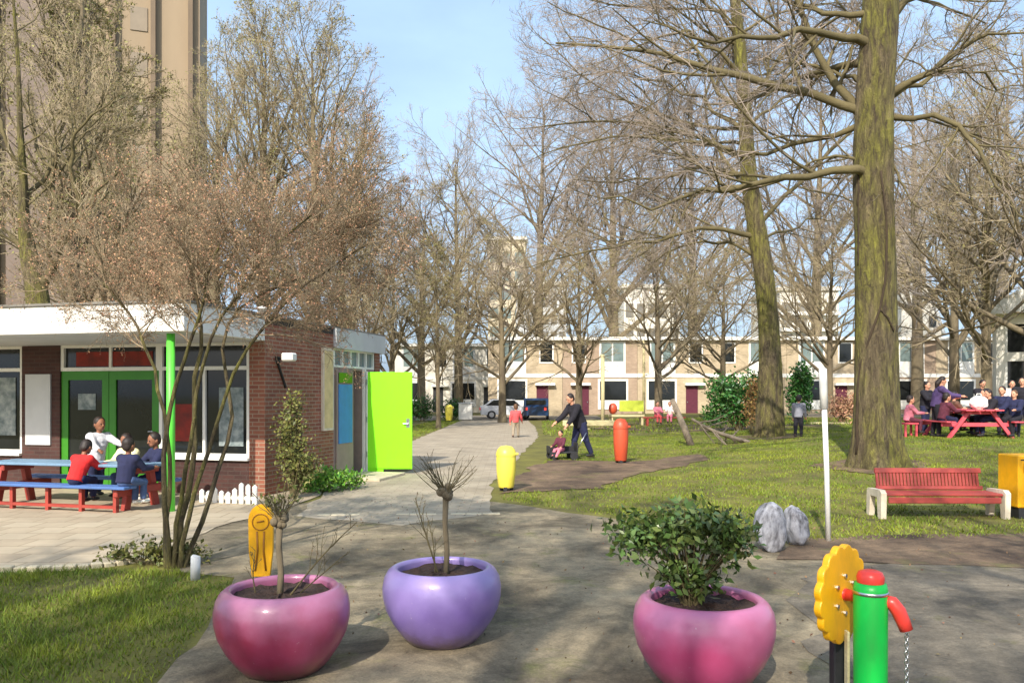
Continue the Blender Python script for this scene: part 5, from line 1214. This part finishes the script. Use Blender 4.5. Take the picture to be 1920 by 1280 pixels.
# right picnic table: local x of the table runs along depth
def rpos(px, dy): 
    y = 22+dy; x = (px-960)/F*y; return (x, y, H(x, y))
GR = 'people around the faded red picnic table'
person('dark haired adult in purple black coat standing at the left of the red table', rpos(1757, -0.1), R(75), 1.68, CL['purple'], CL['black'], lean=10, legs=STAND, arms=((50, 30, 10), (40, 40, 10)), headp=14, longhair=True, group=GR)
person('person in dark jacket seated on the right bench of the red table', rpos(1862, -0.3), R(-85), 1.6, CL['black'], CL['navy'], lean=12, legs=SIT, arms=SITARM, seat=0.45, group=GR, headp=10)
person('person in black top seated further along the right bench', rpos(1850, 0.6), R(-85), 1.6, CL['black'], CL['black'], lean=8, legs=SIT, arms=SITARM, seat=0.45, group=GR)
person('person in dark navy with pale cap side at the far right of the group', rpos(1905, -0.5), R(-60), 1.55, CL['navy'], CL['black'], lean=10, legs=SIT, arms=SITARM, seat=0.45, group=GR, hair=HAIRB)
person('person in pale top standing behind the white bag', rpos(1897, 2.0), R(-20), 1.6, CL['pale'], CL['denim'], lean=4, legs=STAND, group=GR)
person('child in pink jacket and dark cap nearest the thick trunk', rpos(1703, 0.3), R(80), 1.3, CL['pink'], CL['maroon'], lean=8, legs=SIT, arms=SITARM, seat=0.40, child=True, group=GR)
person('child in brown top seated far side of the red table', rpos(1785, 1.0), R(90), 1.4, CL['brown'], CL['black'], lean=8, legs=SIT, arms=SITARM, seat=0.45, child=True, group=GR)
person('person in black hooded coat standing behind the left bench of the red table', rpos(1735, 1.4), R(30), 1.55, CL['black'], CL['navy'], lean=6, legs=STAND, arms=SITARM, group=GR)
person('person in charcoal coat standing at the far end of the red table', rpos(1838, 2.1), R(5), 1.62, CL['black'], CL['black'], lean=8, legs=STAND, arms=SITARM, headp=14, group=GR)
person('child in dark maroon jacket seated on the near end of the left bench', rpos(1768, -0.45), R(95), 1.35, CL['maroon'], CL['navy'], lean=14, legs=SIT, arms=SITARM, seat=0.45, child=True, group=GR)
person('person in black coat standing close to the right edge of the photo', rpos(1917, 1.0), R(-40), 1.66, CL['black'], CL['navy'], lean=6, legs=STAND, arms=((20, 30, 8), (10, 25, 8)), group=GR)
person('child in dark blue coat standing right of the red table', rpos(1880, 0.9), R(-50), 1.4, CL['navy'], CL['black'], lean=6, legs=STAND, arms=SITARM, child=True, group=GR)
st = rpos(1703, 0.3); stool = thing('low_stool', 'low red stool under the child in pink by the thick trunk', 'stool', st)
MB().box(-0.2, -0.2, 0.34, 0.2, 0.2, 0.39, 0, 0.01).build('seat', M['pinkframe'], stool)
for a in (-.15, .15):
    for b in (-.15, .15): MB().box(a-.025, b-.025, 0, a+.025, b+.025, 0.34).build('leg', M['pinkframe'], stool)
st = rpos(1905, -0.5); stool2 = thing('low_stool', 'dark stool under the person at the far right', 'stool', st)
MB().box(-0.22, -0.2, 0.38, 0.22, 0.2, 0.44, 0, 0.01).build('seat', M['black'], stool2)
for a in (-.17, .17):
    for b in (-.15, .15): MB().box(a-.025, b-.025, 0, a+.025, b+.025, 0.38).build('leg', M['black'], stool2)
# pink group far back by the play platform
bb = thing('low_bench', 'low brown bench behind the orange bin with two children', 'bench', gx(1245, 38), 0)
MB().box(-1.0, -0.18, 0.36, 1.0, 0.18, 0.42, 0, 0.01).build('seat', M['redframe'], bb)
for a in (-0.8, 0.8): MB().box(a-.05, -.15, -0.02, a+.05, .15, 0.36).build('leg', M['redframe'], bb)
person('child in pink coat seated left on the low brown bench', gx(1232, 38), R(10), 1.3, CL['pink'], CL['coral'], lean=8, legs=SIT, arms=SITARM, seat=0.42, child=True)
person('child in pale coat seated right on the low brown bench', gx(1256, 38), R(-15), 1.25, CL['pale'], CL['pink'], lean=8, legs=SIT, arms=SITARM, seat=0.42, child=True, hair=HAIRB)
